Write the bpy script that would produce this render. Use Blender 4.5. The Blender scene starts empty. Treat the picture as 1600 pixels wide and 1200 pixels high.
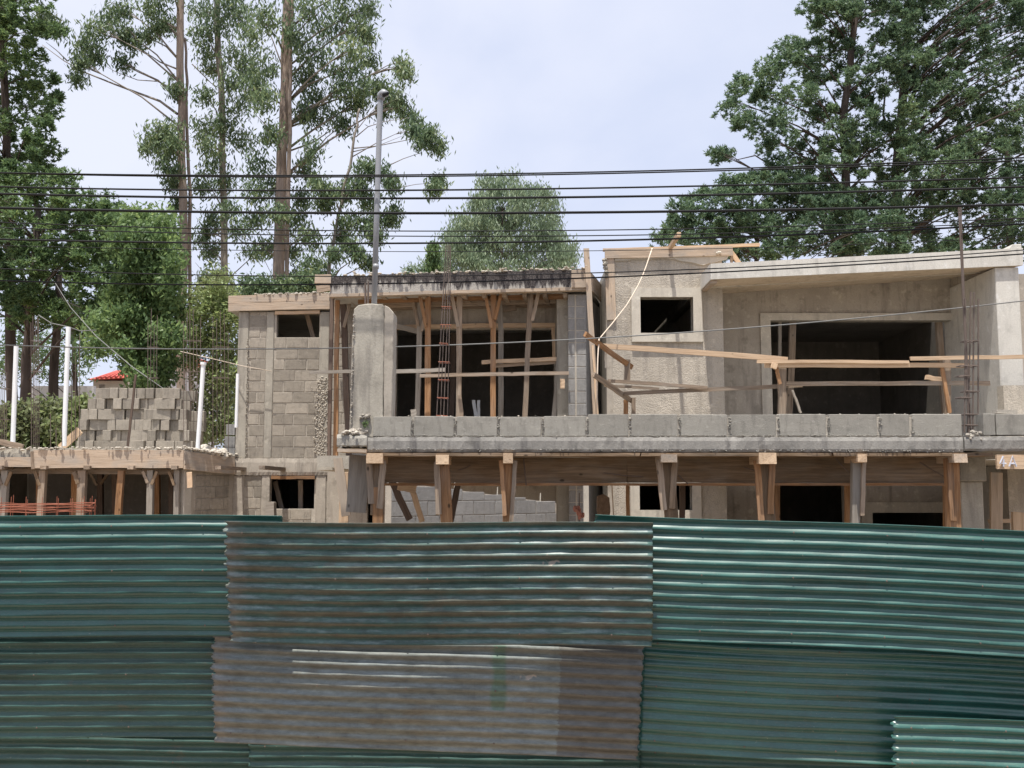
import bpy, bmesh, math, random
import numpy as np
from mathutils import Vector, Matrix

R = random.Random(7)
sc = bpy.context.scene
C = sc.collection

# ------------------------------------------------------------------ camera, sky, sun, exposure
F = 1600.0
PITCH = math.atan(160.0 / F)
CAMZ = 2.1
cam = bpy.data.cameras.new('camera'); camo = bpy.data.objects.new('camera', cam); C.objects.link(camo)
camo.location = (0, 0, CAMZ); camo.rotation_euler = (math.radians(90) + PITCH, 0, 0)
cam.sensor_width = 36; cam.lens = 36; cam.clip_start = 0.05; cam.clip_end = 2000
sc.camera = camo

SUN_EL, SUN_AZ = 75.0, 14.0
world = bpy.data.worlds.new('World'); sc.world = world; world.use_nodes = True
nt = world.node_tree; nt.nodes.clear()
def wn(t, **k):
    n = nt.nodes.new(t)
    for a, b in k.items(): setattr(n, a, b)
    return n
wo = wn('ShaderNodeOutputWorld'); bg = wn('ShaderNodeBackground'); bg.inputs[1].default_value = 0.10
sky = wn('ShaderNodeTexSky', sky_type='NISHITA', sun_disc=False, sun_elevation=math.radians(SUN_EL),
         sun_rotation=math.radians(180 + SUN_AZ), altitude=1400, air_density=1.2, dust_density=3.0, ozone_density=1.2)
tc = wn('ShaderNodeTexCoord'); mp = wn('ShaderNodeMapping'); mp.inputs['Scale'].default_value = (1, 1, 1.6)
mp.inputs['Location'].default_value = (0.3, 0.1, 0.2)
n1 = wn('ShaderNodeTexNoise'); n1.inputs['Scale'].default_value = 2.4; n1.inputs['Detail'].default_value = 7; n1.inputs['Roughness'].default_value = .5
n1.inputs['Distortion'].default_value = .3
cr = wn('ShaderNodeValToRGB')
cr.color_ramp.elements[0].position = .36; cr.color_ramp.elements[0].color = (4.9, 5.35, 6.7, 1)
cr.color_ramp.elements[1].position = .62; cr.color_ramp.elements[1].color = (6.2, 6.4, 7.35, 1)
mx = wn('ShaderNodeMix', data_type='RGBA'); mx.inputs[0].default_value = .88
L = nt.links.new
L(tc.outputs['Generated'], mp.inputs[0]); L(mp.outputs[0], n1.inputs['Vector']); L(n1.outputs[0], cr.inputs[0])
L(sky.outputs[0], mx.inputs[6]); L(cr.outputs[0], mx.inputs[7]); L(mx.outputs[2], bg.inputs[0]); L(bg.outputs[0], wo.inputs[0])

sun = bpy.data.lights.new('sun', 'SUN'); sun.energy = 5.0; sun.angle = math.radians(.8); sun.color = (1, .95, .87)
so = bpy.data.objects.new('sun', sun); C.objects.link(so); so.location = (0, 0, 30)
e, a = math.radians(SUN_EL), math.radians(SUN_AZ)
sd = Vector((-math.sin(a) * math.cos(e), -math.cos(a) * math.cos(e), math.sin(e)))
so.rotation_euler = sd.to_track_quat('Z', 'Y').to_euler()
sc.view_settings.view_transform = 'Standard'; sc.view_settings.look = 'None'
sc.view_settings.exposure = 0.58; sc.view_settings.gamma = 1; sc.view_settings.use_curve_mapping = False

# ------------------------------------------------------------------ photo pixel -> point at distance Y
CP, SP = math.cos(PITCH), math.sin(PITCH)
def W(px, py, Y):
    u = (px - 800) / F; v = (600 - py) / F
    d = Vector((u, CP - v * SP, SP + v * CP))
    return Vector((0, 0, CAMZ)) + d * (Y / d.y)
def rect(x0, y0, x1, y1, Y):
    ym = (y0 + y1) / 2; xm = (x0 + x1) / 2
    return W(x0, ym, Y).x, W(x1, ym, Y).x, W(xm, y1, Y).z, W(xm, y0, Y).z

# ------------------------------------------------------------------ materials
def newmat(name):
    m = bpy.data.materials.new(name); m.use_nodes = True
    t = m.node_tree; t.nodes.clear()
    return m, t
class NB:
    def __init__(s, t): s.t = t
    def n(s, typ, **k):
        nn = s.t.nodes.new(typ)
        for a_, b_ in k.items(): setattr(nn, a_, b_)
        return nn
    def l(s, a_, b_): s.t.links.new(a_, b_)
    def coord(s, scale=(1, 1, 1), rnd=True):
        tc = s.n('ShaderNodeTexCoord'); m_ = s.n('ShaderNodeMapping'); m_.inputs['Scale'].default_value = scale
        s.l(tc.outputs['Object'], m_.inputs[0])
        if rnd:
            oi = s.n('ShaderNodeObjectInfo'); mu = s.n('ShaderNodeMath', operation='MULTIPLY'); mu.inputs[1].default_value = 37
            s.l(oi.outputs['Random'], mu.inputs[0]); s.l(mu.outputs[0], m_.inputs['Location'])
        return m_.outputs[0]
    def noise(s, vec, scale, detail=4, rough=.55, dist=0):
        n_ = s.n('ShaderNodeTexNoise'); n_.inputs['Scale'].default_value = scale; n_.inputs['Detail'].default_value = detail
        n_.inputs['Roughness'].default_value = rough; n_.inputs['Distortion'].default_value = dist
        s.l(vec, n_.inputs['Vector']); return n_.outputs[0]
    def ramp(s, fac, stops):
        r_ = s.n('ShaderNodeValToRGB'); el = r_.color_ramp.elements
        while len(el) < len(stops): el.new(.5)
        for e_, (p_, c_) in zip(el, stops):
            e_.position = p_; e_.color = (*c_, 1) if not isinstance(c_, (int, float)) else (c_, c_, c_, 1)
        s.l(fac, r_.inputs[0]); return r_.outputs[0]
    def mix(s, fac, a_, b_, blend='MIX'):
        m_ = s.n('ShaderNodeMix', data_type='RGBA', blend_type=blend)
        for i_, v_ in ((0, fac), (6, a_), (7, b_)):
            if hasattr(v_, 'links'): s.l(v_, m_.inputs[i_])
            elif isinstance(v_, (int, float)): m_.inputs[i_].default_value = v_ if i_ == 0 else (v_, v_, v_, 1)
            else: m_.inputs[i_].default_value = (*v_, 1)
        return m_.outputs[2]
    def math(s, op, a_, b_=None):
        m_ = s.n('ShaderNodeMath', operation=op)
        for i_, v_ in ((0, a_), (1, b_)):
            if v_ is None: continue
            if hasattr(v_, 'links'): s.l(v_, m_.inputs[i_])
            else: m_.inputs[i_].default_value = v_
        return m_.outputs[0]
    def out(s, col, rough=.85, bump=None, bstr=.5, bdist=.01, metallic=0, spec=.4):
        p = s.n('ShaderNodeBsdfPrincipled'); o = s.n('ShaderNodeOutputMaterial')
        if hasattr(col, 'links'): s.l(col, p.inputs['Base Color'])
        else: p.inputs['Base Color'].default_value = (*col, 1)
        if hasattr(rough, 'links'): s.l(rough, p.inputs['Roughness'])
        else: p.inputs['Roughness'].default_value = rough
        p.inputs['Metallic'].default_value = metallic; p.inputs['Specular IOR Level'].default_value = spec
        if bump is not None:
            b = s.n('ShaderNodeBump'); b.inputs['Strength'].default_value = bstr; b.inputs['Distance'].default_value = bdist
            s.l(bump, b.inputs['Height']); s.l(b.outputs[0], p.inputs['Normal'])
        s.l(p.outputs[0], o.inputs[0]); return p

def jitter(b, col, amt=.25):
    oi = b.n('ShaderNodeObjectInfo'); mr = b.n('ShaderNodeMapRange')
    mr.inputs[3].default_value = 1 - amt; mr.inputs[4].default_value = 1 + amt
    b.l(oi.outputs['Random'], mr.inputs[0])
    h = b.n('ShaderNodeHueSaturation'); b.l(mr.outputs[0], h.inputs['Value']); b.l(col, h.inputs['Color'])
    return h.outputs[0]

def concrete(name, c1, c2, grain=60, bstr=.6, bdist=.012, stain=.5, stainc=(.10, .09, .085), jit=.1, pits=0.0, streak=True):
    m, t = newmat(name); b = NB(t)
    v = b.coord(); big = b.noise(v, 1.7, 5, .65); fine = b.noise(v, grain, 5, .7)
    col = b.mix(b.ramp(big, [(.3, 0), (.7, 1)]), c1, c2)
    col = b.mix(b.math('MULTIPLY', b.ramp(fine, [(.35, 1), (.55, 0)]), .35), col, tuple(x * .55 for x in c1))
    if streak:
        vs = b.coord((7, 7, .9)); st = b.noise(vs, 1.0, 5, .6)
        m2 = b.math('MULTIPLY', b.ramp(st, [(.52, 0), (.72, 1)]), stain)
        col = b.mix(m2, col, stainc)
    pat = b.noise(v, 4.5, 4, .6)
    col = b.mix(b.math('MULTIPLY', b.ramp(pat, [(.56, 0), (.68, 1)]), stain * .7), col, tuple(x * .5 for x in c2))
    pal = b.noise(v, 7.5, 3, .6)
    col = b.mix(b.math('MULTIPLY', b.ramp(pal, [(.6, 0), (.7, 1)]), .35), col, tuple(min(.75, x * 1.45) for x in c1))
    col = jitter(b, col, jit)
    h = b.math('ADD', fine, b.math('MULTIPLY', b.noise(v, grain * .3, 3), .35))
    b.out(col, .92, h, bstr, bdist, spec=.2); return m

M = {}
M['block'] = concrete('grey_block', (.37, .33, .275), (.275, .245, .205), 90, .7, .006, .45, jit=.2)
M['block_pale'] = concrete('pale_block', (.36, .34, .30), (.29, .275, .243), 70, .8, .008, .4, jit=.10)
M['block_cool'] = concrete('cool_block', (.30, .295, .285), (.23, .225, .22), 90, .7, .008, .3, jit=.14)
M['mortar'] = concrete('mortar', (.50, .455, .39), (.42, .38, .32), 70, .8, .008, .3)
M['concrete'] = concrete('cast_concrete', (.40, .37, .315), (.31, .285, .24), 60, .5, .006, .6)
M['slab'] = concrete('slab_concrete', (.31, .295, .27), (.21, .20, .185), 60, .7, .006, .85, stainc=(.08, .075, .075))
M['stucco'] = concrete('rough_stucco', (.52, .47, .40), (.40, .36, .305), 42, 1, .022, .45, stainc=(.2, .18, .16), jit=.03)
M['trim'] = concrete('smooth_plaster', (.54, .50, .43), (.45, .415, .355), 80, .3, .004, .4, stainc=(.2, .18, .16), jit=.03)
M['render'] = concrete('grey_render', (.44, .395, .335), (.33, .295, .25), 50, .4, .004, .7, stainc=(.17, .15, .13), jit=.03)
M['soffit'] = concrete('warm_bounce_soffit', (.56, .46, .35), (.46, .37, .275), 50, .4, .005, .5, stainc=(.25, .19, .14), jit=.03)  # lighter, warmer than the fascia: warm bounced light painted into the colour
M['canopy'] = concrete('canopy_plaster', (.60, .58, .53), (.50, .48, .44), 50, .4, .005, .45, stainc=(.25, .24, .22), jit=.03)
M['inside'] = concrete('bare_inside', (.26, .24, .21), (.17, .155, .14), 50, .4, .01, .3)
M['rubble'] = concrete('rubble', (.5, .46, .4), (.38, .34, .29), 60, 1, .02, .2, jit=.3)

def make_stained():
    m, t = newmat('stained_concrete_edge'); b = NB(t)
    tcn = b.n('ShaderNodeTexCoord'); sp = b.n('ShaderNodeSeparateXYZ'); b.l(tcn.outputs['Generated'], sp.inputs[0])
    v = b.coord(); vs = b.coord((9, 9, .6))
    drip = b.noise(vs, 1.6, 6, .75); big = b.noise(b.coord((.5, .5, .5)), 1.1, 2)
    lim = b.math('ADD', b.math('MULTIPLY', drip, 1.5), b.math('MULTIPLY', big, .7))
    f = b.math('SUBTRACT', b.math('ADD', sp.outputs[2], lim), 1.40)
    f = b.ramp(f, [(.0, 0), (.14, 1)])
    col = b.mix(b.noise(v, 3), (.42, .40, .37), (.33, .31, .28))
    fine = b.noise(v, 50, 5, .7)
    dark = b.mix(b.ramp(fine, [(.45, 0), (.65, 1)]), (.045, .04, .04), (.14, .125, .12))
    col = b.mix(f, col, dark)
    b.out(col, .92, fine, .9, .015, spec=.2); return m
M['stained'] = make_stained()

def wood(name, c1, c2, c3, jit=.22, grey=.35):
    m, t = newmat(name); b = NB(t)
    v = b.coord((1.2, 22, 22)); g = b.noise(v, 2.2, 6, .65, .6)
    col = b.ramp(g, [(.25, c3), (.48, c2), (.7, c1)])
    v2 = b.coord((1, 2.5, 2.5)); blot = b.noise(v2, 2.5, 4)
    col = b.mix(b.math('MULTIPLY', b.ramp(blot, [(.45, 0), (.65, 1)]), grey), col, (.30, .275, .245))
    kn = b.n('ShaderNodeTexVoronoi'); kn.inputs['Scale'].default_value = 3.2; b.l(b.coord((1, 1.8, 1.8)), kn.inputs['Vector'])
    col = b.mix(b.ramp(kn.outputs[0], [(.05, .8), (.09, 0)]), col, tuple(x * .3 for x in c3))
    col = jitter(b, col, jit)
    b.out(col, .8, g, .5, .008, spec=.25); return m
M['wood'] = wood('weathered_timber', (.36, .28, .21), (.25, .19, .14), (.12, .09, .065), .3)
M['wood_new'] = wood('fresh_pine_timber', (.60, .45, .31), (.52, .375, .25), (.36, .24, .15), .12, .12)
M['wood_orange'] = wood('orange_timber', (.40, .23, .12), (.27, .145, .07), (.13, .07, .035), .18, .2)
M['wood_dark'] = wood('dark_timber', (.14, .10, .075), (.10, .07, .055), (.06, .045, .035), .2, .1)
M['wood_grey'] = wood('grey_timber', (.33, .30, .26), (.27, .24, .205), (.18, .155, .13), .12, .5)
M['wood_aged'] = wood('aged_brown_timber', (.26, .18, .115), (.17, .115, .07), (.08, .055, .035), .2, .2)
M['wood_form'] = wood('formwork_timber', (.50, .40, .305), (.41, .32, .24), (.28, .21, .15), .1, .6)

def painted(name, paint, rust_amt=0.0, rust=(.12, .075, .045), band=.0, pale=0.0, palec=(.30, .36, .40), rough=.38, pitch=.076, patch=False):
    m, t = newmat(name); b = NB(t)
    uv = b.n('ShaderNodeUVMap', uv_map='UVMap'); sp = b.n('ShaderNodeSeparateXYZ'); b.l(uv.outputs[0], sp.inputs[0])
    def nz(sx, sy, sc_, d=5, rg=.6):
        mp_ = b.n('ShaderNodeMapping'); mp_.inputs['Scale'].default_value = (sx, sy, 1); b.l(uv.outputs[0], mp_.inputs[0])
        return b.noise(mp_.outputs[0], sc_, d, rg)
    wide = nz(1, 3, 1.3); streak = nz(.6, 14, 2.2, 6, .7); fine = nz(1, 4, 30, 5, .7)
    col = b.mix(b.ramp(wide, [(.35, 0), (.65, 1)]), paint, tuple(x * .62 for x in paint))
    col = b.mix(b.math('MULTIPLY', b.ramp(streak, [(.5, 0), (.68, 1)]), .5), col, tuple(x * 1.3 + .02 for x in paint))
    run = b.ramp(nz(26, .9, 1.2, 5, .75), [(.60, 0), (.72, 1)])
    col = b.mix(b.math('MULTIPLY', run, .35), col, (.05, .045, .035))
    spl = b.ramp(nz(3, 3, 14, 3, .6), [(.69, 0), (.73, 1)])
    col = b.mix(b.math('MULTIPLY', spl, .5), col, (.30, .27, .22))
    dust = b.math('MULTIPLY', b.ramp(fine, [(.52, 0), (.7, 1)]), .22)
    col = b.mix(dust, col, (.22, .2, .16))
    ph = b.math('MULTIPLY', sp.outputs[1], 2 * math.pi / pitch)
    if band > 0:
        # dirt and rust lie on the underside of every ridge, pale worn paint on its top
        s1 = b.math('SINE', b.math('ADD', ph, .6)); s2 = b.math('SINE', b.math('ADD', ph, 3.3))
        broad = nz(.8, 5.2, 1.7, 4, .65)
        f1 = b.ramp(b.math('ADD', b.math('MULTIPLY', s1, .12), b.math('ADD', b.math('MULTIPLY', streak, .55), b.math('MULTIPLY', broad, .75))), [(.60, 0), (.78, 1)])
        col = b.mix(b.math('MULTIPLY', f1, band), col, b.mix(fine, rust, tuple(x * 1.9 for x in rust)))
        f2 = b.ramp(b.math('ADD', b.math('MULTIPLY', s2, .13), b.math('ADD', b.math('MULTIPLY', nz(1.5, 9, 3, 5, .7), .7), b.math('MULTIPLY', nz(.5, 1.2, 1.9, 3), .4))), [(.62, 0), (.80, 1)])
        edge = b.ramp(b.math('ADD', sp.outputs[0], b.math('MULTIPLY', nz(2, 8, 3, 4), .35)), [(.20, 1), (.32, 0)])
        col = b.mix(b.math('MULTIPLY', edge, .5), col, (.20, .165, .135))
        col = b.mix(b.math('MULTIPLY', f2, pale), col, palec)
    if rust_amt > 0:
        f3 = b.ramp(nz(1, 1.6, 1.6, 6, .7), [(.62 - rust_amt * .25, 0), (.72 - rust_amt * .2, 1)])
        col = b.mix(b.math('MULTIPLY', f3, .8), col, b.mix(fine, tuple(x * .7 for x in rust), tuple(x * 1.6 for x in rust)))
    vo = b.n('ShaderNodeTexVoronoi'); vo.inputs['Scale'].default_value = 1.5
    mpv = b.n('ShaderNodeMapping'); mpv.inputs['Scale'].default_value = (1, 1.6, 1); b.l(uv.outputs[0], mpv.inputs[0])
    wv = b.n('ShaderNodeVectorMath', operation='ADD'); b.l(mpv.outputs[0], wv.inputs[0])
    nn = b.n('ShaderNodeTexNoise'); nn.inputs['Scale'].default_value = 16; b.l(uv.outputs[0], nn.inputs['Vector'])
    sm = b.n('ShaderNodeVectorMath', operation='SCALE'); sm.inputs['Scale'].default_value = .22; b.l(nn.outputs[1], sm.inputs[0]); b.l(sm.outputs[0], wv.inputs[1])
    b.l(wv.outputs[0], vo.inputs['Vector'])
    if band > 0:
        col = b.mix(b.ramp(vo.outputs[0], [(.10, .7), (.12, 0)]), col, (.36, .29, .23))
    if patch:
        # a dark brown unpainted right end and a vertical green paint smear
        e1 = b.math('GREATER_THAN', sp.outputs[0], b.math('ADD', 2.36, b.math('MULTIPLY', nz(1, 3, 9, 5, .8), .12)))
        col = b.mix(b.math('MULTIPLY', e1, .72), col, b.mix(streak, (.04, .036, .03), (.115, .10, .085)))
        d = b.math('ABSOLUTE', b.math('SUBTRACT', sp.outputs[0], 2.0))
        e2 = b.ramp(b.math('ADD', d, b.math('MULTIPLY', nz(2, 2, 3, 3), .08)), [(.075, 1), (.10, 0)])
        e3 = b.math('LESS_THAN', sp.outputs[1], .52)
        col = b.mix(b.math('MULTIPLY', b.math('MULTIPLY', e2, e3), .6), col, (.05, .12, .07))
    rg = b.ramp(streak, [(.3, rough * .9), (.75, min(1, rough * 1.6))])
    mot = nz(1, 2.5, 9, 6, .75)
    mm = b.n('ShaderNodeMapRange'); mm.inputs[1].default_value = .3; mm.inputs[2].default_value = .7; mm.inputs[3].default_value = .62 if band > 0 else .85; mm.inputs[4].default_value = 1.4 if band > 0 else 1.15
    b.l(mot, mm.inputs[0]); hv = b.n('ShaderNodeHueSaturation'); b.l(col, hv.inputs['Color']); b.l(mm.outputs[0], hv.inputs['Value']); col = hv.outputs[0]
    p_ = b.out(col, rg, fine, .2, .002, spec=.5); p_.inputs['Coat Weight'].default_value = .5 if band == 0 and rough < .35 else .15; p_.inputs['Coat Roughness'].default_value = .26; return m
GREEN = (.022, .100, .082)
M['sheet_green'] = painted('green_painted_sheet', GREEN, 0, rough=.30)
M['sheet_dull'] = painted('dull_green_sheet', (.034, .090, .076), .08, (.09, .07, .05))
M['sheet_rusty'] = painted('rusty_green_sheet', (.045, .105, .088), .18, (.075, .062, .042), .8, .55, (.24, .31, .32))
M['sheet_grey'] = painted('worn_galvanised_sheet', (.17, .19, .175),   .25, (.10, .09, .07), .55, .6, (.20, .24, .26), .42, patch=True)

def simple(name, c, rough=.6, spec=.4, nscale=8, var=.3, metallic=0, bump=.2):
    m, t = newmat(name); b = NB(t); v = b.coord(); n_ = b.noise(v, nscale, 4)
    col = b.mix(n_, tuple(x * (1 - var) for x in c), tuple(min(1, x * (1 + var)) for x in c))
    b.out(col, rough, b.noise(v, nscale * 8, 3), bump, .004, metallic, spec); return m
M['pvc'] = simple('white_pvc', (.78, .79, .80), .4, .5, 6, .06)
M['pipe'] = simple('grey_conduit', (.28, .29, .31), .4, .5, 6, .15)
M['rebar'] = simple('rusty_rebar', (.13, .10, .085), .75, .3, 30, .3)
M['rebar_red'] = simple('red_oxide_rebar', (.27, .095, .058), .7, .3, 20, .25)
M['cable'] = simple('black_cable', (.014, .014, .015), .75, .2, 10, .2)
M['cable_grey'] = simple('grey_cable', (.16, .16, .155), .6, .4, 10, .2)
M['rope'] = simple('pale_rope', (.62, .52, .42), .85, .2, 40, .2)
M['tile'] = simple('red_roof_tile', (.42, .085, .065), .7, .3, 6, .25)
M['white_wall'] = simple('whitewashed_wall', (.62, .62, .64), .8, .2, 2, .1)
M['digit'] = simple('silvery_digit', (.5, .51, .58), .45, .6, 10, .1)
M['earth'] = simple('dry_earth', (.32, .25, .18), .95, .1, .8, .3, bump=.8)
M['asphalt'] = simple('asphalt', (.055, .055, .055), .9, .2, 3, .2, bump=.6)

def bark(name, c1, c2, c3):
    m, t = newmat(name); b = NB(t)
    v = b.coord((6, 6, .7), False); g = b.noise(v, 1.4, 6, .65, .4); v2 = b.coord((1, 1, .35), False)
    col = b.ramp(g, [(.3, c3), (.5, c2), (.68, c1)])
    col = b.mix(b.math('MULTIPLY', b.ramp(b.noise(v2, 1.3, 4), [(.45, 0), (.6, 1)]), .6), col, c1)
    b.out(col, .9, g, .7, .03, spec=.15); return m
M['bark_euc'] = bark('peeling_pink_bark', (.33, .27, .225), (.25, .195, .16), (.14, .108, .09))
M['bark_grey'] = bark('grey_bark', (.27, .24, .205), (.20, .175, .15), (.11, .095, .08))
M['bark_dark'] = bark('dark_bark', (.10, .08, .07), (.07, .055, .048), (.035, .03, .026))

def leaf(name, stops, trans=.35, rough=.5, nsc=.35, k=1.0):
    stops = [(p_, (min(.6, c_[0] * k * .98), min(.6, c_[1] * k * 1.04), c_[2] * k * 1.12)) for p_, c_ in stops]
    m, t = newmat(name); b = NB(t)
    g = b.n('ShaderNodeNewGeometry'); v = b.coord((1, 1, 1), False); n_ = b.noise(v, nsc, 3)
    f = b.math('ADD', b.math('MULTIPLY', g.outputs['Random Per Island'], .55), b.math('MULTIPLY', b.ramp(n_, [(.3, 0), (.7, 1)]), .45))
    col = b.ramp(f, stops)
    p = b.n('ShaderNodeBsdfPrincipled'); b.l(col, p.inputs['Base Color']); p.inputs['Roughness'].default_value = rough
    p.inputs['Specular IOR Level'].default_value = .35
    tr = b.n('ShaderNodeBsdfTranslucent'); hs = b.n('ShaderNodeHueSaturation'); hs.inputs['Value'].default_value = 1.5
    hs.inputs['Hue'].default_value = .48; b.l(col, hs.inputs['Color']); b.l(hs.outputs[0], tr.inputs[0])
    ms = b.n('ShaderNodeMixShader'); ms.inputs[0].default_value = trans; o = b.n('ShaderNodeOutputMaterial')
    b.l(p.outputs[0], ms.inputs[1]); b.l(tr.outputs[0], ms.inputs[2]); b.l(ms.outputs[0], o.inputs[0]); return m
M['leaf_euc'] = leaf('eucalyptus_leaves', [(.0, (.035, .062, .034)), (.45, (.085, .125, .062)), (.8, (.155, .195, .085)), (1, (.28, .27, .12))], k=1.15)
M['leaf_pine'] = leaf('pine_needles', [(.0, (.030, .052, .032)), (.45, (.062, .10, .055)), (.8, (.11, .155, .07)), (1, (.17, .21, .09))], .35, k=1.38)
M['leaf_dark'] = leaf('dark_foliage', [(.0, (.032, .055, .028)), (.45, (.068, .11, .045)), (.8, (.115, .165, .055)), (1, (.19, .23, .07))], .38, k=1.35)
M['leaf_bright'] = leaf('bright_foliage', [(.0, (.045, .075, .034)), (.45, (.095, .15, .055)), (.8, (.165, .225, .08)), (1, (.29, .33, .12))], .45, k=1.15)
M['leaf_grey'] = leaf('grey_green_foliage', [(.0, (.10, .14, .085)), (.5, (.17, .22, .13)), (.85, (.25, .30, .17)), (1, (.33, .37, .21))], .35)
M['leaf_dry'] = leaf('dry_mixed_foliage', [(.0, (.08, .075, .045)), (.4, (.17, .19, .08)), (.8, (.27, .34, .12)), (1, (.46, .50, .24))], .4)

# ------------------------------------------------------------------ mesh builder
class MB:
    def __init__(s): s.v = []; s.f = []
    def add(s, vs, fs):
        o = len(s.v); s.v += [tuple(p) for p in vs]; s.f += [tuple(i + o for i in q) for q in fs]
    def box(s, x0, x1, y0, y1, z0, z1):
        s.add([(x0, y0, z0), (x1, y0, z0), (x1, y1, z0), (x0, y1, z0), (x0, y0, z1), (x1, y0, z1), (x1, y1, z1), (x0, y1, z1)],
              [(3, 2, 1, 0), (4, 5, 6, 7), (0, 1, 5, 4), (1, 2, 6, 5), (2, 3, 7, 6), (3, 0, 4, 7)])
    def loft(s, a_, b_):
        n = len(a_)
        s.add(list(a_) + list(b_), [tuple(range(n))] + [tuple(reversed(range(n, 2 * n)))] + [(i, i + n, (i + 1) % n + n, (i + 1) % n) for i in range(n)])
    def poly(s, pts, Y, depth, dx=0.0):
        A = [W(x, y, Y) for x, y in pts]; s.loft(A, [p + Vector((dx, depth, 0)) for p in A])
    def tube(s, pts, rad, n=6, cap=True):
        pts = [Vector(p) for p in pts]
        if isinstance(rad, (int, float)): rad = [rad] * len(pts)
        o = len(s.v); ref = None
        for i, p in enumerate(pts):
            d = (pts[min(i + 1, len(pts) - 1)] - pts[max(i - 1, 0)]).normalized()
            if ref is None: ref = d.orthogonal().normalized()
            ref = (ref - d * ref.dot(d)).normalized(); w = d.cross(ref)
            for k in range(n):
                t_ = 2 * math.pi * k / n
                s.v.append(tuple(p + (ref * math.cos(t_) + w * math.sin(t_)) * rad[i]))
        for i in range(len(pts) - 1):
            for k in range(n):
                s.f.append((o + i * n + k, o + i * n + (k + 1) % n, o + (i + 1) * n + (k + 1) % n, o + (i + 1) * n + k))
        if cap:
            s.f.append(tuple(o + k for k in reversed(range(n)))); s.f.append(tuple(o + (len(pts) - 1) * n + k for k in range(n)))
    def lump(s, c, r, rnd, seg=6, rings=4, sq=.75):
        o = len(s.v); c = Vector(c)
        s.v.append(tuple(c + Vector((0, 0, r * sq))))
        for i in range(1, rings):
            th = math.pi * i / rings
            for k in range(seg):
                ph = 2 * math.pi * k / seg; rr = r * rnd.uniform(.7, 1.2)
                s.v.append(tuple(c + Vector((math.sin(th) * math.cos(ph) * rr, math.sin(th) * math.sin(ph) * rr, math.cos(th) * rr * sq))))
        s.v.append(tuple(c - Vector((0, 0, r * sq)))); last = len(s.v) - 1
        for k in range(seg): s.f.append((o, o + 1 + k, o + 1 + (k + 1) % seg))
        for i in range(rings - 2):
            for k in range(seg):
                a_ = o + 1 + i * seg; s.f.append((a_ + k, a_ + seg + k, a_ + seg + (k + 1) % seg, a_ + (k + 1) % seg))
        a_ = o + 1 + (rings - 2) * seg
        for k in range(seg): s.f.append((a_ + (k + 1) % seg, a_ + k, last))
    def build(s, name, mat, parent=None, bevel=0, smooth=False, fix=True):
        me = bpy.data.meshes.new(name)
        off = root_loc(parent)
        me.from_pydata([(p[0] - off[0], p[1] - off[1], p[2] - off[2]) for p in s.v], [], s.f)
        if fix:
            bm = bmesh.new(); bm.from_mesh(me); bmesh.ops.recalc_face_normals(bm, faces=bm.faces)
            if bevel: bmesh.ops.bevel(bm, geom=bm.edges[:], offset=bevel, segments=1, affect='EDGES', clamp_overlap=True)
            bm.to_mesh(me); bm.free()
        if smooth:
            for p in me.polygons: p.use_smooth = True
        me.materials.append(mat)
        o = bpy.data.objects.new(name, me); C.objects.link(o)
        if parent: o.parent = parent
        return o
def root_loc(p):
    v = Vector((0, 0, 0))
    while p is not None: v += p.location; p = p.parent
    return v
def tag(o, label, cat, group=None, kind=None):
    if label: o['label'] = label
    if cat: o['category'] = cat
    if group: o['group'] = group
    if kind: o['kind'] = kind
    return o
def thing(name, label, cat, loc, group=None):
    o = bpy.data.objects.new(name, None); C.objects.link(o); o.location = loc; o.empty_display_size = .1
    return tag(o, label, cat, group)
def structure(name, mb, mat, **k):
    o = mb.build(name, mat, None, **k); o['kind'] = 'structure'; return o

# a sawn timber: box along local X with slight warp; w = across, h = thickness
def timber(name, p0, p1, w, h, mat, parent=None, up=None, seg=5, taper=1.0, jit=.004):
    p0, p1 = Vector(p0), Vector(p1); d = p1 - p0; ln = d.length; xa = d.normalized()
    if up is None: up = Vector((0, 1, 0)) if abs(xa.y) < .9 else Vector((0, 0, 1))
    ya = Vector(up).cross(xa).normalized(); za = xa.cross(ya)      # w along ya, h along za (towards 'up')
    rr = random.Random(int(abs(p0.x * 991 + p0.z * 577 + p1.x * 313) * 100))
    vs, fs = [], []
    bow = rr.uniform(-1, 1) * ln * .004
    for i in range(seg + 1):
        t_ = i / seg; k = 1 + (taper - 1) * t_; oy = bow * math.sin(math.pi * t_) + rr.uniform(-jit, jit)
        for sy, sz in ((-1, -1), (1, -1), (1, 1), (-1, 1)):
            vs.append((t_ * ln - ln / 2 + (rr.uniform(-.006, .006) if i in (0, seg) else 0), sy * w / 2 * k + oy + rr.uniform(-jit, jit) * .4, sz * h / 2 + rr.uniform(-jit, jit) * .4))
    for i in range(seg):
        for k in range(4): fs.append((i * 4 + k, i * 4 + (k + 1) % 4, i * 4 + 4 + (k + 1) % 4, i * 4 + 4 + k))
    fs.append((3, 2, 1, 0)); fs.append(tuple(seg * 4 + k for k in range(4)))
    me = bpy.data.meshes.new(name); me.from_pydata(vs, [], fs)
    bm = bmesh.new(); bm.from_mesh(me); bmesh.ops.recalc_face_normals(bm, faces=bm.faces); bm.to_mesh(me); bm.free()
    me.materials.append(mat)
    o = bpy.data.objects.new(name, me); C.objects.link(o)
    mw = Matrix.Translation((p0 + p1) / 2) @ Matrix((xa, ya, za)).transposed().to_4x4()
    if parent: o.parent = parent; mw = Matrix.Translation(-root_loc(parent)) @ mw
    o.matrix_local = mw
    return o
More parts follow.
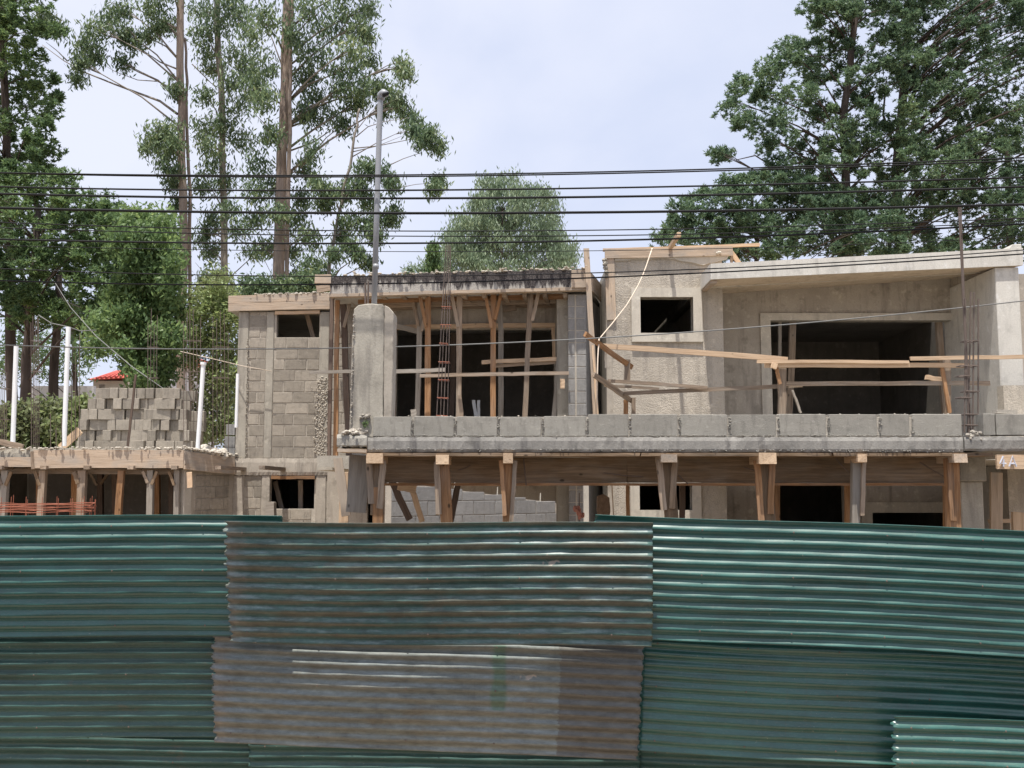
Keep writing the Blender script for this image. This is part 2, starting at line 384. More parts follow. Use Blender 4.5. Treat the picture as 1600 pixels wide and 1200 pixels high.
def ptimber(name, x0, y0, x1, y1, Y, wpx, mat, parent=None, Y1=None, h=.045, **k):
    Y1 = Y if Y1 is None else Y1
    return timber(name, W(x0, y0, Y), W(x1, y1, Y1), wpx * Y / F, h, mat, parent, **k)

# wall with rectangular openings: only outer faces
def wall_mesh(x0, x1, z0, z1, y0, y1, holes):
    xs = sorted({x0, x1, *[min(max(h[0], x0), x1) for h in holes], *[min(max(h[1], x0), x1) for h in holes]})
    zs = sorted({z0, z1, *[min(max(h[2], z0), z1) for h in holes], *[min(max(h[3], z0), z1) for h in holes]})
    def solid(i, j):
        if i < 0 or j < 0 or i >= len(xs) - 1 or j >= len(zs) - 1: return False
        cx, cz = (xs[i] + xs[i + 1]) / 2, (zs[j] + zs[j + 1]) / 2
        return not any(h[0] < cx < h[1] and h[2] < cz < h[3] for h in holes)
    m = MB()
    for i in range(len(xs) - 1):
        for j in range(len(zs) - 1):
            if not solid(i, j): continue
            a_, b_, c_, d_ = xs[i], xs[i + 1], zs[j], zs[j + 1]
            m.add([(a_, y0, c_), (b_, y0, c_), (b_, y0, d_), (a_, y0, d_)], [(0, 1, 2, 3)])
            m.add([(a_, y1, c_), (b_, y1, c_), (b_, y1, d_), (a_, y1, d_)], [(3, 2, 1, 0)])
            if not solid(i - 1, j): m.add([(a_, y0, c_), (a_, y1, c_), (a_, y1, d_), (a_, y0, d_)], [(3, 2, 1, 0)])
            if not solid(i + 1, j): m.add([(b_, y0, c_), (b_, y1, c_), (b_, y1, d_), (b_, y0, d_)], [(0, 1, 2, 3)])
            if not solid(i, j - 1): m.add([(a_, y0, c_), (b_, y0, c_), (b_, y1, c_), (a_, y1, c_)], [(3, 2, 1, 0)])
            if not solid(i, j + 1): m.add([(a_, y0, d_), (b_, y0, d_), (b_, y1, d_), (a_, y1, d_)], [(0, 1, 2, 3)])
    return m

# shared unit blocks with uneven arrises
BLOCKS = {}
def unit_block(mat, k):
    key = (mat.name, k)
    if key in BLOCKS: return BLOCKS[key]
    rr = random.Random(k * 17 + 3)
    bm = bmesh.new(); bmesh.ops.create_cube(bm, size=1)
    bmesh.ops.bevel(bm, geom=bm.edges[:], offset=.022, segments=1, affect='EDGES')
    for v in bm.verts: v.co += Vector((rr.uniform(-.008, .008), rr.uniform(-.01, .01), rr.uniform(-.016, .016)))
    me = bpy.data.meshes.new('block'); bm.to_mesh(me); bm.free(); me.materials.append(mat); BLOCKS[key] = me; return me
def block(center, size, mat, parent=None, rot=0, tilt=0, name='block'):
    o = bpy.data.objects.new(name, unit_block(mat, R.randrange(6))); C.objects.link(o)
    o.scale = size; o.rotation_euler = (0, tilt, rot)
    if parent: o.parent = parent; o.location = Vector(center) - root_loc(parent)
    else: o.location = center
    return o
def block_field(x0, x1, z0, z1, y, parent, mat, holes=(), bl=.4, bh=.2, mortar=.016, thick=.10, proud=0.0, off0=0, dirx=Vector((1, 0, 0)), origin=None):
    """courses of blocks standing 8 mm proud of the mortar; x runs along dirx from origin"""
    z = z0; r = 0
    while z < z1 - .03:
        h = min(bh, z1 - z); x = x0 - (bl / 2 if (r + off0) % 2 else 0) + R.uniform(-.05, .05)
        while x < x1 - .02:
            a_, b_ = max(x, x0), min(x + bl, x1); segs = [(a_, b_)]
            for hx0, hx1, hz0, hz1 in holes:
                if hz0 < z + h / 2 < hz1:
                    ns = []
                    for s0, s1 in segs:
                        if hx1 <= s0 or hx0 >= s1: ns.append((s0, s1)); continue
                        if hx0 > s0: ns.append((s0, hx0))
                        if hx1 < s1: ns.append((hx1, s1))
                    segs = ns
            for s0, s1 in segs:
                if s1 - s0 < .05: continue
                mg = mortar * R.uniform(.7, 1.5)
                c_ = Vector(((s0 + s1) / 2, y + thick / 2 - proud + R.uniform(-.003, .003), z + h / 2))
                rot = 0
                if origin is not None:
                    c_ = origin + dirx * ((s0 + s1) / 2) + Vector((-dirx.y, dirx.x, 0)) * (thick / 2 - proud) + Vector((0, 0, z + h / 2)); rot = math.atan2(dirx.y, dirx.x)
                block(c_, (s1 - s0 - mg, thick, h - mg), mat, parent, rot)
            x += bl
        z += bh; r += 1

# ------------------------------------------------------------------ ground
g = MB()
NX = 40
for i in range(NX):
    for j in range(NX): pass
g.add([(-600, -200, 0), (600, -200, 0), (600, 900, 0), (-600, 900, 0)], [(0, 1, 2, 3)])
structure('ground', g, M['earth'], fix=False)
g = MB(); g.box(-60, 60, -6, 6.4, 0.0, .004); structure('road', g, M['asphalt'])
hill = MB()
for i in range(60):
    x0, x1 = -300 + i * 10, -290 + i * 10
    h0 = 7 + 3 * math.sin(x0 * .021) + 2 * math.sin(x0 * .06 + 1); h1 = 7 + 3 * math.sin(x1 * .021) + 2 * math.sin(x1 * .06 + 1)
    hill.add([(x0, 150, -.5), (x1, 150, -.5), (x1, 230, h1), (x0, 230, h0)], [(0, 1, 2, 3)])
    hill.add([(x0, 230, h0), (x1, 230, h1), (x1, 500, h1 * .6), (x0, 500, h0 * .6)], [(0, 1, 2, 3)])
structure('distant_hill', hill, M['leaf_dark'], fix=False)

# ------------------------------------------------------------------ corrugated fence
PITCHC = .076; AMP = .0105
fence = thing('sheet_metal_fence', 'long fence of overlapping green and rusty corrugated metal sheets in front of the building site', 'fence', (0, 7.2, 0))
def sheet(x0, ytop0, x1, ytop1, Y0, Y1, rows, mat, label, seed, tilt=0.0, curv=0.0, tw=0.0, down=None, ragl=.006, ragr=.006, warp=1.0, dent=0.0):
    TL, TR = W(x0, ytop0, Y0), W(x1, ytop1, Y1)
    ux = (TR - TL); Lx = ux.length; ux.normalize()
    dn = Vector((0, 0, -1)); nrm = ux.cross(Vector((0, 0, 1))).normalized()       # towards the camera (-Y)
    if nrm.y > 0: nrm = -nrm
    dn = (dn - ux * dn.dot(ux)).normalized()
    nx, ny = int(max(60, Lx * 26)), rows * 12
    rr = random.Random(seed); ph = [rr.uniform(0, 6.28) for _ in range(12)]
    U = np.linspace(0, 1, nx + 1)[None, :] * Lx; V = np.linspace(0, 1, ny + 1)[:, None] * rows * PITCHC
    wv = .010 * np.sin(U * 1.3 + ph[0] + V * 1.1) + .006 * np.sin(U * 2.9 + ph[1] - V * 2.0) + .004 * np.sin(V * 7 + ph[2] + U * .8)
    wv = wv * warp + .0012 * np.sin(U * 19 + ph[3] + V * 13) * np.sin(V * 31 + ph[4]) + .0011 * np.sin(U * 7.3 + ph[6] + np.floor(V / PITCHC) * 2.4)
    amp = AMP * (1 + .10 * np.sin(U * 2.1 + V * 3 + ph[5]))
    for q in range(4):
        du, dv = rr.uniform(.1, Lx - .1), rr.uniform(0, rows * PITCHC)
        wv = wv - dent * np.exp(-((U - du) / .05) ** 2 - ((V - dv) / .035) ** 2)
    disp = amp * np.cos(V / PITCHC * 2 * math.pi) + wv + tilt * V - curv * V * V / 2 + tw * U * V
    ex = np.zeros_like(disp)
    ex[:, 0] = [rr.uniform(-ragl, ragl) + ragl * .8 * math.sin(j * 2 * math.pi / 12) for j in range(ny + 1)]
    ex[:, -1] = [rr.uniform(-ragr, ragr) * .5 + ragr * .5 * math.sin(j * 2 * math.pi / 12) for j in range(ny + 1)]
    sag = .006 * np.sin(U * 2.2 + ph[6]) * (1 if warp else 0)
    base = np.array(TL - fence.location); u_, d_, n_ = np.array(ux), np.array(dn), np.array(nrm)
    P = base + (U + ex)[..., None] * u_ + (V + sag + 0 * U)[..., None] * d_ + disp[..., None] * n_
    idx = np.arange((nx + 1) * (ny + 1)).reshape(ny + 1, nx + 1)
    fq = np.stack([idx[:-1, :-1], idx[1:, :-1], idx[1:, 1:], idx[:-1, 1:]], -1).reshape(-1, 4)
    me = bpy.data.meshes.new('corrugated_sheet')
    me.from_pydata([tuple(p) for p in P.reshape(-1, 3)], [], [tuple(map(int, q)) for q in fq])
    uvl = me.uv_layers.new(name='UVMap')
    uvs = np.stack([U + 0 * V, V + 0 * U], -1).reshape(-1, 2)[fq.reshape(-1)]
    uvl.data.foreach_set('uv', uvs.reshape(-1).astype(np.float32))
    for p in me.polygons: p.use_smooth = True
    me.materials.append(mat)
    o = bpy.data.objects.new('corrugated_sheet', me); C.objects.link(o); o.parent = fence; o['label'] = label
    nm = MB()
    for jr in (1, rows // 2, rows - 1):
        for xx in np.arange(.12, Lx, .62):
            iu = min(nx, int(round(xx / Lx * nx))); iv = int(jr * 12)
            p = Vector(P[iv, iu]) + fence.location; q_ = Vector(n_) * .004
            nm.tube([p - q_, p + q_], [.008, .005], 6)
    no = nm.build('nail_heads', M['rebar'], o); no['kind'] = 'stuff'
    so_ = o.modifiers.new('thickness', 'SOLIDIFY'); so_.thickness = .0012; so_.offset = -1
    return o
sheet(-420, 803, 441, 806, 7.05, 7.06, 11, M['sheet_green'], 'clean green sheet at the upper left of the fence', 1, .03, .40, -.02, warp=.8)
sheet(-380, 968, 338, 972, 7.38, 7.32, 11, M['sheet_dull'], 'dull green sheet in the second row left', 2, -.17, .03, -.016, warp=.5)
sheet(-430, 1118, 420, 1126, 7.58, 7.56, 8, M['sheet_dull'], 'dull green sheet at the lower left', 3, -.06, .5, -.01, warp=.5)
sheet(352, 815, 1020, 817, 6.97, 6.95, 11, M['sheet_rusty'], 'rust-streaked green sheet at the top middle', 4, -.20, .22, .055, ragl=.012, ragr=.006, warp=.9, dent=.004)
sheet(333, 978, 1005, 1004, 7.25, 7.20, 11, M['sheet_grey'], 'worn grey and brown sheet below the rust-streaked one', 5, -.10, .36, 0, ragl=.012, ragr=.012, warp=1.1, dent=.006)
sheet(388, 1150, 1000, 1156, 7.5, 7.47, 8, M['sheet_dull'], 'dull green sheet at the bottom middle', 6, -.2, warp=.7)
sheet(930, 803, 2300, 856, 7.13, 6.67, 11, M['sheet_green'], 'clean green sheet at the upper right, sloping down', 7, -.01, .12, -.008, warp=1.7)
sheet(1002, 986, 2300, 1051, 7.28, 6.83, 11, M['sheet_green'], 'green sheet in the second row right', 8, -.24, -.24, 0, warp=.6)
sheet(998, 1158, 2300, 1210, 7.50, 6.95, 8, M['sheet_dull'], 'dark green sheet at the bottom right', 9, -.2, warp=.7)
sheet(1396, 1120, 2300, 1150, 7.08, 6.78, 9, M['sheet_green'], 'short green sheet lapped over the lower right corner', 10, .0, 0, 0, ragl=.012, warp=1.0)
for i, x in enumerate((-3.9, -2.0, -.1, 1.9, 3.6)):
    timber('fence_post', (x, 7.85 - .06 * max(0, x), 0), (x, 7.40 - .06 * max(0, x), 1.66), .09, .07, M['wood'], fence)
timber('fence_rail', (-5.2, 7.42, 1.5), (.8, 7.42, 1.5), .08, .04, M['wood'], fence)
timber('fence_rail', (.8, 7.42, 1.42), (4.3, 7.2, 1.42), .08, .04, M['wood'], fence)

# ------------------------------------------------------------------ helper: shoring post with braces
def shore(x0, y0, x1, y1, Y, wpx, mat, label, group, brace=True, head=True, bx=14, bh=45, name='shoring_post', down=True, joint=False, headw=None, hmat=None):
    top = W(x0, y0, Y); bot = W(x1, y1, Y)
    d = (bot - top).normalized()
    zb = bot.z
    if down:
        k = (0.0 - top.z) / d.z; bot = top + Vector((d.x * k * .4 + 0, 0, -top.z)); bot.x = top.x + d.x * k * .9; bot.z = 0.0
    t = thing(name, label, 'timber post', (bot.x, Y, bot.z), group)
    w = wpx * Y / F
    if joint:
        mid = top.lerp(bot, .22)
        timber('post', top, mid, w * 1.05, w * .8, mat, t); timber('lower_post', mid + Vector((.01, -.02, .25)), bot, w * .8, w * .8, M['wood_orange'], t)
    else: timber('post', top, bot, w, min(w, .1), mat, t, jit=.006)
    s = Y / F
    if brace:
        for sg in (-1, 1):
            if brace == 'l' and sg == 1: continue
            if brace == 'r' and sg == -1: continue
            timber('brace', top + Vector((sg * bx * s, -.055, -.02)), top + Vector((sg * w * .35, -.055, -bh * s * R.uniform(.85, 1.15))), w * .5, .025, M[R.choice(['wood_aged', 'wood_orange', 'wood'] if Y < 10 else ['wood', 'wood_aged'])], t)
    if head:
        hw = headw or w * 1.3
        timber('head_block', top + Vector((0, -.19, -.005)), top + Vector((0, .2, -.005)), hw * R.uniform(.8, 1.1), .07 + R.uniform(0, .03), hmat or M[R.choice(['wood', 'wood_new', 'wood_form'])], t, up=(0, 0, 1))
    return t

# ------------------------------------------------------------------ terrace (near, right half)
YT = 9.3
zt_top = W(900, 683, YT).z; zt_bot = W(900, 711, YT).z
xT0, xT1 = W(574, 690, YT).x, W(1760, 690, YT).x
terrace = thing('terrace', 'raised concrete terrace slab with plywood edge in front of the unfinished house', 'terrace', (W(1050, 700, YT).x, YT, zt_bot))
def rough_slab_front(m, x0, x1, z0, z1, y0, y1, n=90, a_=.006, seed=3):
    rr = random.Random(seed); o = len(m.v)
    for i in range(n + 1):
        x = x0 + (x1 - x0) * i / n
        e1, e2, e3 = rr.uniform(-a_, a_), rr.uniform(-a_, a_), rr.uniform(-a_, a_)
        m.v += [(x, y0 + e1 + .012, z0 + abs(e2) * 1.5), (x, y0 + e3 * .6, z0 + (z1 - z0) * .2), (x, y0 + e2 * .5, z0 + (z1 - z0) * .75), (x, y0 + .01 + e2, z1 + e3), (x, y1, z1), (x, y1, z0)]
    for i in range(n):
        for k in range(6): m.f.append((o + i * 6 + k, o + i * 6 + 6 + k, o + i * 6 + 6 + (k + 1) % 6, o + i * 6 + (k + 1) % 6))
    m.f.append(tuple(o + k for k in reversed(range(6)))); m.f.append(tuple(o + n * 6 + k for k in range(6)))
m = MB(); rough_slab_front(m, xT0, W(1505, 690, YT).x, zt_bot + .025, zt_top, YT, 12.2, 160, .004); m.build('slab', M['slab'], terrace)
m = MB(); rough_slab_front(m, W(1506, 690, YT).x, xT1, zt_bot + .03, zt_top + .004, YT - .02, 12.2, 30, seed=8); m.build('slab', M['slab'], terrace)
m = MB(); rough_slab_front(m, W(527, 690, YT).x, xT0 + .0, W(550, 700, YT).z, W(550, 680, YT).z, YT - .03, 11.8, 14, .010, 5); m.build('broken_slab_end', M['block_pale'], terrace)
m = MB(); m.box(W(1170, 690, 12.2).x, W(1900, 690, 12.2).x, 12.203, 17.1, zt_bot + .03, zt_top - .003); m.build('rear_slab', M['concrete'], terrace)
# edge plank under the slab, and the deep formwork board under it
xe = [(-1.37, 574, 1000), (0, 1002, 1300), (1, 1302, 1552)]
for i, (_, a_, b_) in enumerate(xe):
    timber('edge_plank', (W(a_, 711, YT).x, YT + .15, zt_bot + .006), (W(b_, 711, YT).x, YT + .15, zt_bot + .006), .30, .03, M['wood_aged'], terrace, up=(0, 0, 1), seg=12)
timber('edge_plank', W(528, 703.5, YT) + Vector((0, .1, 0)), W(574, 705, YT) + Vector((0, .1, 0)), .28, .03, M['wood_form'], terrace, up=(0, 0, 1))
for a_, b_ in ((598, 700.5), (701, 979.3), (979.7, 1189.3), (1189.7, 1331.3), (1331.7, 1498)):
    za, zb = W(800, 714, 9.75).z, W(800, 754.5, 9.75).z
    timber('formwork_board', (W(a_, 730, 9.75).x, 9.75, (za + zb) / 2), (W(b_, 730, 9.75).x, 9.75, (za + zb) / 2), (za - zb), .025, M['wood_aged'], terrace, seg=8)
    timber('soffit_plank', (W(a_, 756, 9.75).x, 9.9, zb - .014), (W(b_, 756, 9.75).x, 9.9, zb - .014), .36, .024, M['wood_orange'], terrace, up=(0, 0, 1), seg=8)
m = MB(); x0, x1, z0, z1 = rect(1499, 712, 1541, 752, 9.8); m.box(x0, x1, 9.8, 10.1, z0, z1); m.build('beam', M['concrete'], terrace, bevel=.008)
m = MB(); x0, x1, z0, z1 = rect(1503, 754, 1538, 830, 9.85); m.box(x0, x1, 9.86, 10.1, 0, z1 + .01); m.build('column', M['concrete'], terrace, bevel=.008)
for (x, y, x1_, y1_) in ((716, 735, 735, 727), (943, 739, 1005, 745), (1060, 742, 1075, 756), (1162, 730, 1186, 736), (1306, 716, 1326, 738), (1437, 722, 1482, 748), (572, 750, 580, 744), (818, 716, 822, 758)):
    m = MB(); m.tube([W(x, y, 9.70), W((x + x1_) / 2, (y + y1_) / 2 + 1, 9.69), W(x1_, y1_, 9.70)], .006, 5); m.build('tie_wire', M['rebar'], terrace)

# mortar lumps along the slab's top and bottom edges
def lumps(name, pts, rmin, rmax, mat, parent, n, spread, seed, sq=.6):
    rr = random.Random(seed); m = MB()
    for _ in range(n):
        i = rr.randrange(len(pts) - 1); t_ = rr.random(); p = pts[i].lerp(pts[i + 1], t_)
        m.lump(p + Vector((rr.gauss(0, spread[0]), rr.gauss(0, spread[1]), rr.gauss(0, spread[2]))), rr.uniform(rmin, rmax), rr, 5, 4, sq)
    o = m.build(name, mat, parent, smooth=False); o['kind'] = 'stuff'; return o
parapet = thing('parapet_wall', 'single course of grey concrete blocks laid along the terrace edge', 'low wall', (W(1050, 683, YT).x, YT + .1, zt_top))
joints = [580, 644, 711, 779, 848, 918, 985, 1062, 1140, 1217, 1295, 1375, 1426, 1508]
px0 = 580
for i in range(len(joints) - 1):
    a_, b_ = joints[i], joints[i + 1]
    xa, xb = W(a_, 668, YT).x + .014, W(b_, 668, YT).x - .014
    ztp = W(800, 650.5 if a_ < 900 else 647, YT).z + R.uniform(-.003, .004)
    block(((xa + xb) / 2, YT + .11 + R.uniform(-.006, .006), (zt_top + ztp) / 2 + .006), (xb - xa, .14, ztp - zt_top - .012), M['block_pale'], parapet, R.uniform(-.006, .006))
m = MB(); m.box(W(582, 668, YT).x, W(1506, 668, YT).x, YT + .050, YT + .16, zt_top + .001, zt_top + .188); m.build('mortar', M['mortar'], parapet)
for (a_, b_, top) in ((1539, 1557, 646), (1559, 1636, 647), (1638, 1720, 647)):
    xa, xb = W(a_, 668, YT).x, W(b_, 668, YT).x; zt2 = zt_top + .02; ztp = W(800, top, YT).z
    block(((xa + xb) / 2, YT + .10, (zt2 + ztp) / 2), (xb - xa, .15, ztp - zt2), M['block_pale'], parapet)
m = MB(); m.poly([(1558, 640), (1590, 641), (1589, 647), (1558, 646)], YT + .06, .1); m.build('mortar_cap', M['mortar'], parapet)
for j in joints[1:-1]:
    lumps('joint_mortar', [W(j, 652, YT + .042), W(j, 682, YT + .042)], .004, .010, M['block_pale'], parapet, 40, (.006, .004, .002), j)
lumps('bed_mortar', [W(585, 682.5, YT + .03), W(1508, 680.5, YT + .03)], .003, .009, M['block_pale'], parapet, 620, (.01, .008, .005), 77, .5)
lumps('top_mortar', [W(640, 650.5, YT + .1), W(1500, 646.5, YT + .1)], .003, .012, M['mortar'], parapet, 50, (.02, .03, .002), 78, .5)
lumps('edge_drips', [W(580, 702, YT + .0), W(1500, 705, YT + .0)], .003, .009, M['slab'], terrace, 320, (.01, .004, .006), 79, .8)
lumps('fallen_mortar', [W(537, 677, YT + .06), W(572, 674, YT + .06)], .012, .035, M['rubble'], terrace, 60, (.02, .05, .01), 80, .6)
lumps('loose_stones', [W(1512, 682, YT + .02), W(1532, 680, YT + .02)], .012, .028, M['rubble'], terrace, 30, (.01, .02, .02), 81, .8)

# concrete pillar on the terrace corner
def jagged(pts, rnd, a_=1.0, step=6):
    out = []
    for i in range(len(pts)):
        (x0, y0), (x1, y1) = pts[i], pts[(i + 1) % len(pts)]
        n = max(1, int(math.hypot(x1 - x0, y1 - y0) / step))
        for k in range(n):
            t_ = k / n; out.append((x0 + (x1 - x0) * t_ + rnd.uniform(-a_, a_), y0 + (y1 - y0) * t_ + rnd.uniform(-a_, a_)))
    return out
pil = thing('concrete_pillar', 'short rounded-top concrete pillar on the terrace corner with a hole at its foot', 'pillar', W(580, 682, 9.35))
m = MB(); m.poly(jagged([(553, 483), (560, 477), (575, 474.5), (597, 475.5), (600, 478), (598, 683), (545, 683), (547, 640), (549, 560), (551, 520)], R, .5, 7), 9.35, .30); m.build('shaft', M['concrete'], pil, bevel=.006)
m = MB(); m.poly(jagged([(600.5, 477), (608, 480), (615, 488), (614, 560), (611, 683), (599, 683), (599.5, 560)], R, .4, 9), 9.36, .28); m.build('smooth_edge_strip', M['render'], pil, bevel=.006)
m = MB(); c_ = W(570, 655, 9.335)
m.tube([c_ + Vector((0, .012, 0)), c_ + Vector((0, -.004, 0))], [.052, .05], 12); m.build('hole', M['inside'], pil)
lumps('hole_stones', [W(566, 651, 9.32), W(574, 650, 9.32)], .008, .022, M['rubble'], pil, 14, (.012, .006, .01), 82, .8)
lumps('side_crumble', [W(553, 490, 9.34), W(548, 675, 9.34)], .003, .009, M['mortar'], pil, 160, (.004, .006, .004), 83, .8)
m = MB()
for _ in range(60):
    p = W(571 + R.uniform(-4, 4), 664 + R.uniform(-4, 5), 9.31); q = p + Vector((R.uniform(-.02, .02), R.uniform(-.03, .0), R.uniform(-.01, .03))); s_ = Vector((.004, 0, .002))
    m.add([p - s_, (p + q) / 2 + s_, q, (p + q) / 2 - s_], [(0, 1, 2, 3)])
tag(m.build('weed', M['leaf_bright'], fix=False), 'small green weed growing from the hole in the concrete pillar', 'weed')
pipe = thing('conduit_mast', 'tall grey conduit pipe with a bent weatherhead rising from the concrete pillar', 'pipe', W(585, 478, 9.45))
m = MB(); m.tube([W(584.5, 482, 9.45), W(589, 320, 9.45), W(594, 162, 9.45), W(595.5, 149, 9.45)], .0265, 12); m.build('pipe', M['pipe'], pipe, smooth=True)
m = MB(); m.tube([W(595, 156, 9.45), W(596, 148, 9.45), W(599, 145.5, 9.43), W(604, 147, 9.4)], [.036, .04, .04, .03], 12); m.build('weatherhead', M['pipe'], pipe, smooth=True)
m = MB(); m.tube([W(600, 148, 9.4), W(606, 146, 9.34)], [.022, .015], 8); m.build('cable_outlet', M['cable'], pipe)
m = MB(); m.tube([W(587, 420, 9.45), W(587.3, 413, 9.45)], .0295, 12); m.build('coupling', M['pipe'], pipe, smooth=True)
m = MB(); m.tube([W(575, 476, 9.5), W(575.5, 440, 9.5)], .010, 6); m.tube([W(571, 476, 9.5), W(571, 442, 9.5)], .010, 6)
tag(m.build('rebar_stubs', M['rebar']), 'pair of dark rebar stubs beside the conduit pipe on the pillar', 'rebar')

# hanging grey board and left bits under the terrace corner
o = ptimber('hanging_board', 563, 711, 556, 800, 9.55, 31, M['wood_grey'], h=.04); tag(o, 'wide grey board hanging under the terrace corner', 'board')
o = ptimber('raking_board', 528, 716, 541, 806, 10.4, 14, M['wood_form'], h=.03); tag(o, 'pale raking board left of the hanging grey board', 'board')
o = ptimber('upright_board', 537, 738, 537, 830, 10.6, 14, M['wood_new'], h=.03); tag(o, 'fresh upright board just behind the hanging grey board', 'board')

# shoring posts under the terrace
Yp = 9.45
gt = 'shoring posts under the terrace'
shore(589, 716, 590, 815, Yp, 19, M['wood_aged'], 'jointed shoring post at the left end under the terrace, beside the hanging grey board', gt, True, joint=True, bx=11, bh=80)
shore(693, 718, 698, 815, Yp, 18, M['wood_orange'], 'thick shoring post under the terrace in front of the crossed dark props', gt, 'l', bx=10, bh=85)
shore(794, 716, 791, 815, Yp, 13, M['wood_orange'], 'slim tapering shoring post under the terrace in front of the sloping block wall', gt, True, bx=11, bh=95)
shore(1041, 716, 1049, 815, Yp, 19, M['wood_aged'], 'split-topped shoring post under the terrace in front of the lower trimmed window', gt, True, bx=12, bh=80)
shore(1192, 716, 1201, 815, Yp, 19, M['wood_aged'], 'shoring post with a pale splint under the terrace beside the grey rendered wall', gt, True, bx=12, bh=85)
shore(1337, 716, 1334, 815, Yp, 12, M['wood_grey'], 'greyish shoring post with an orange side splint under the terrace', gt, 'r', bx=10, bh=90)
shore(1487, 716, 1489, 815, Yp, 18, M['wood_orange'], 'rightmost shoring post under the terrace, against the concrete column', gt, 'l', bx=7, bh=95)
o = ptimber('prop', 612, 752, 640, 812, 11, 10, M['wood_dark'], h=.06); tag(o, 'dark raking prop behind the second post of the terrace', 'prop')
o = ptimber('prop', 640, 752, 660, 815, 11.3, 8, M['wood_new'], h=.06); tag(o, 'pale raking prop leaning behind the dark one', 'prop')
o = ptimber('short_plank', 622, 759, 650, 765, 10.9, 13, M['wood_new'], h=.03); tag(o, 'short pale plank nailed across the raking props', 'plank')
o = ptimber('prop', 716, 756, 704, 815, 10.8, 9, M['wood_dark'], h=.06); tag(o, 'dark prop just right of the thick orange shoring post', 'prop')
for x, lb, mt, w_ in ((1066, 'dark prop behind the split-topped shoring post', 'wood_dark', 8), (1213, 'brown prop right of the post with the pale splint', 'wood_orange', 10), (1326, 'orange prop left of the greyish shoring post', 'wood_orange', 11), (1478, 'thin orange prop left of the rightmost shoring post', 'wood_orange', 8), (981, 'slim orange prop left of the lower trimmed window', 'wood_orange', 5)):
    o = ptimber('prop', x, 756, x + 1, 900, 10.6, w_, M[mt], h=.06); tag(o, lb, 'prop')

# house-number board at the right end
nb = thing('number_board', 'fresh timber board at the right end of the terrace edge carrying silvery characters', 'board', W(1590, 722, 9.2))
ptimber('board', 1556, 722, 1680, 721, 9.2, 22, M['wood_new'], nb, h=.03)
def glyph(name, strokes, ox, oy, sx, sy, w_, parent, mat):
    m = MB()
    for st in strokes:
        m.tube([W(ox + x * sx, oy + y * sy, 9.165) for x, y in st], w_, 6)
    m.build(name, mat, parent)
glyph('digit_four', [[(.55, 0), (.05, .68), (1.0, .72)], [(.62, .3), (.6, 1)]], 1562, 713, 10, 16, .0085, nb, M['digit'])
glyph('letter_a', [[(0.0, 1), (.45, 0), (1, 1)], [(.15, .72), (.9, .72)]], 1577, 713, 11, 16, .0085, nb, M['digit'])

# things under the right end of the terrace
for (x, y0_, y1_, Y, w_, mt, lb) in ((1556, 738, 900, 10.6, 18, 'wood_form', 'upright board behind the concrete column at the right end'), (1590, 800, 900, 10.2, 18, 'wood_new', 'pale board end at the far right above the fence')):
    o = ptimber('upright_board', x, y0_, x + 2, y1_, Y, w_, M[mt], h=.04); tag(o, lb, 'board')
o = ptimber('cross_rail', 1545, 815, 1600, 813, 10.8, 6, M['wood_new'], h=.05); tag(o, 'pale cross rail low behind the fence at the right end', 'rail')

# ------------------------------------------------------------------ block house (left wing and open middle wing)
YB = 18.5
house = thing('block_house', 'unfinished grey concrete-block house with flat slab roofs and open dark window holes', 'house', (W(600, 700, YB).x, YB, 0))
x0, x1, z0, z1 = rect(370, 487, 514, 716, YB)
xr_low = W(545, 780, YB).x
wh = rect(432, 489, 499, 527, YB); wl = rect(420, 748, 491, 795, YB)
zb0, zb1 = W(440, 743, YB).z, W(440, 716, YB).z
bw = thing('block_wall', None, None, (x0, YB, 0)); bw.parent = house; bw.location = Vector((x0, YB, 0)) - house.location
wall_mesh(x0, x1, zb1, z1, YB + .01, YB + .15, [wh]).build('mortar_bed', M['mortar'], bw, fix=False)
wall_mesh(x0 - .02, xr_low, 0, zb0, YB + .01, YB + .15, [wl]).build('mortar_bed', M['mortar'], bw, fix=False)
cols = [(370, 386), (414, 426), (498, 513)]
def X(px, py=620): return W(px, py, YB).x
block_field(X(386), X(414), zb1, z1, YB, bw, M['block'], [wh])
block_field(X(426), X(498), zb1, z1, YB, bw, M['block'], [wh], off0=1)
block_field(X(384), X(412), .9, zb0, YB, bw, M['block'], [wl])
block_field(X(426), X(490), .9, zb0 - .0, YB, bw, M['block'], [wl], off0=1)
block_field(X(503), X(545), .9, zb0, YB, bw, M['block'], [wl], off0=1)
for i, (a_, b_) in enumerate(cols):
    m = MB(); xa, xb = X(a_), X(b_)
    rr = random.Random(i); n = 40
    for j in range(n): pass
    hz = [h_ for h_ in (wh,) if h_[0] < (xa + xb) / 2 < h_[1]]
    m.box(xa, xb, YB - .015, YB + .16, zb1, z1); m.build('concrete_column', M['concrete'], bw, bevel=.01)
    m = MB(); m.box(xa - .02, xb - .01, YB - .018, YB + .16, 0, zb0); m.build('concrete_column', M['render'], bw, bevel=.01)
lumps('column_crumble', [W(504, 590, YB - .02), W(500, 712, YB - .02)], .006, .017, M['mortar'], bw, 900, (.05, .006, .02), 90, .8)
lumps('column_crumble', [W(388, 530, YB - .02), W(384, 712, YB - .02)], .005, .013, M['mortar'], bw, 160, (.012, .006, .02), 91, .8)
m = MB(); rough_slab_front(m, X(369), X(516), zb0, zb1, YB - .04, YB + .2, 60, .005, 12); m.build('floor_band', M['render'], bw)
m = MB(); m.poly([(496, 712), (545, 712), (545, 733), (496, 728)], 14.4, 3.9); m.build('floor_slab_end', M['concrete'], house)
for px_, py_ in ((382, 658), (382, 650)): pass
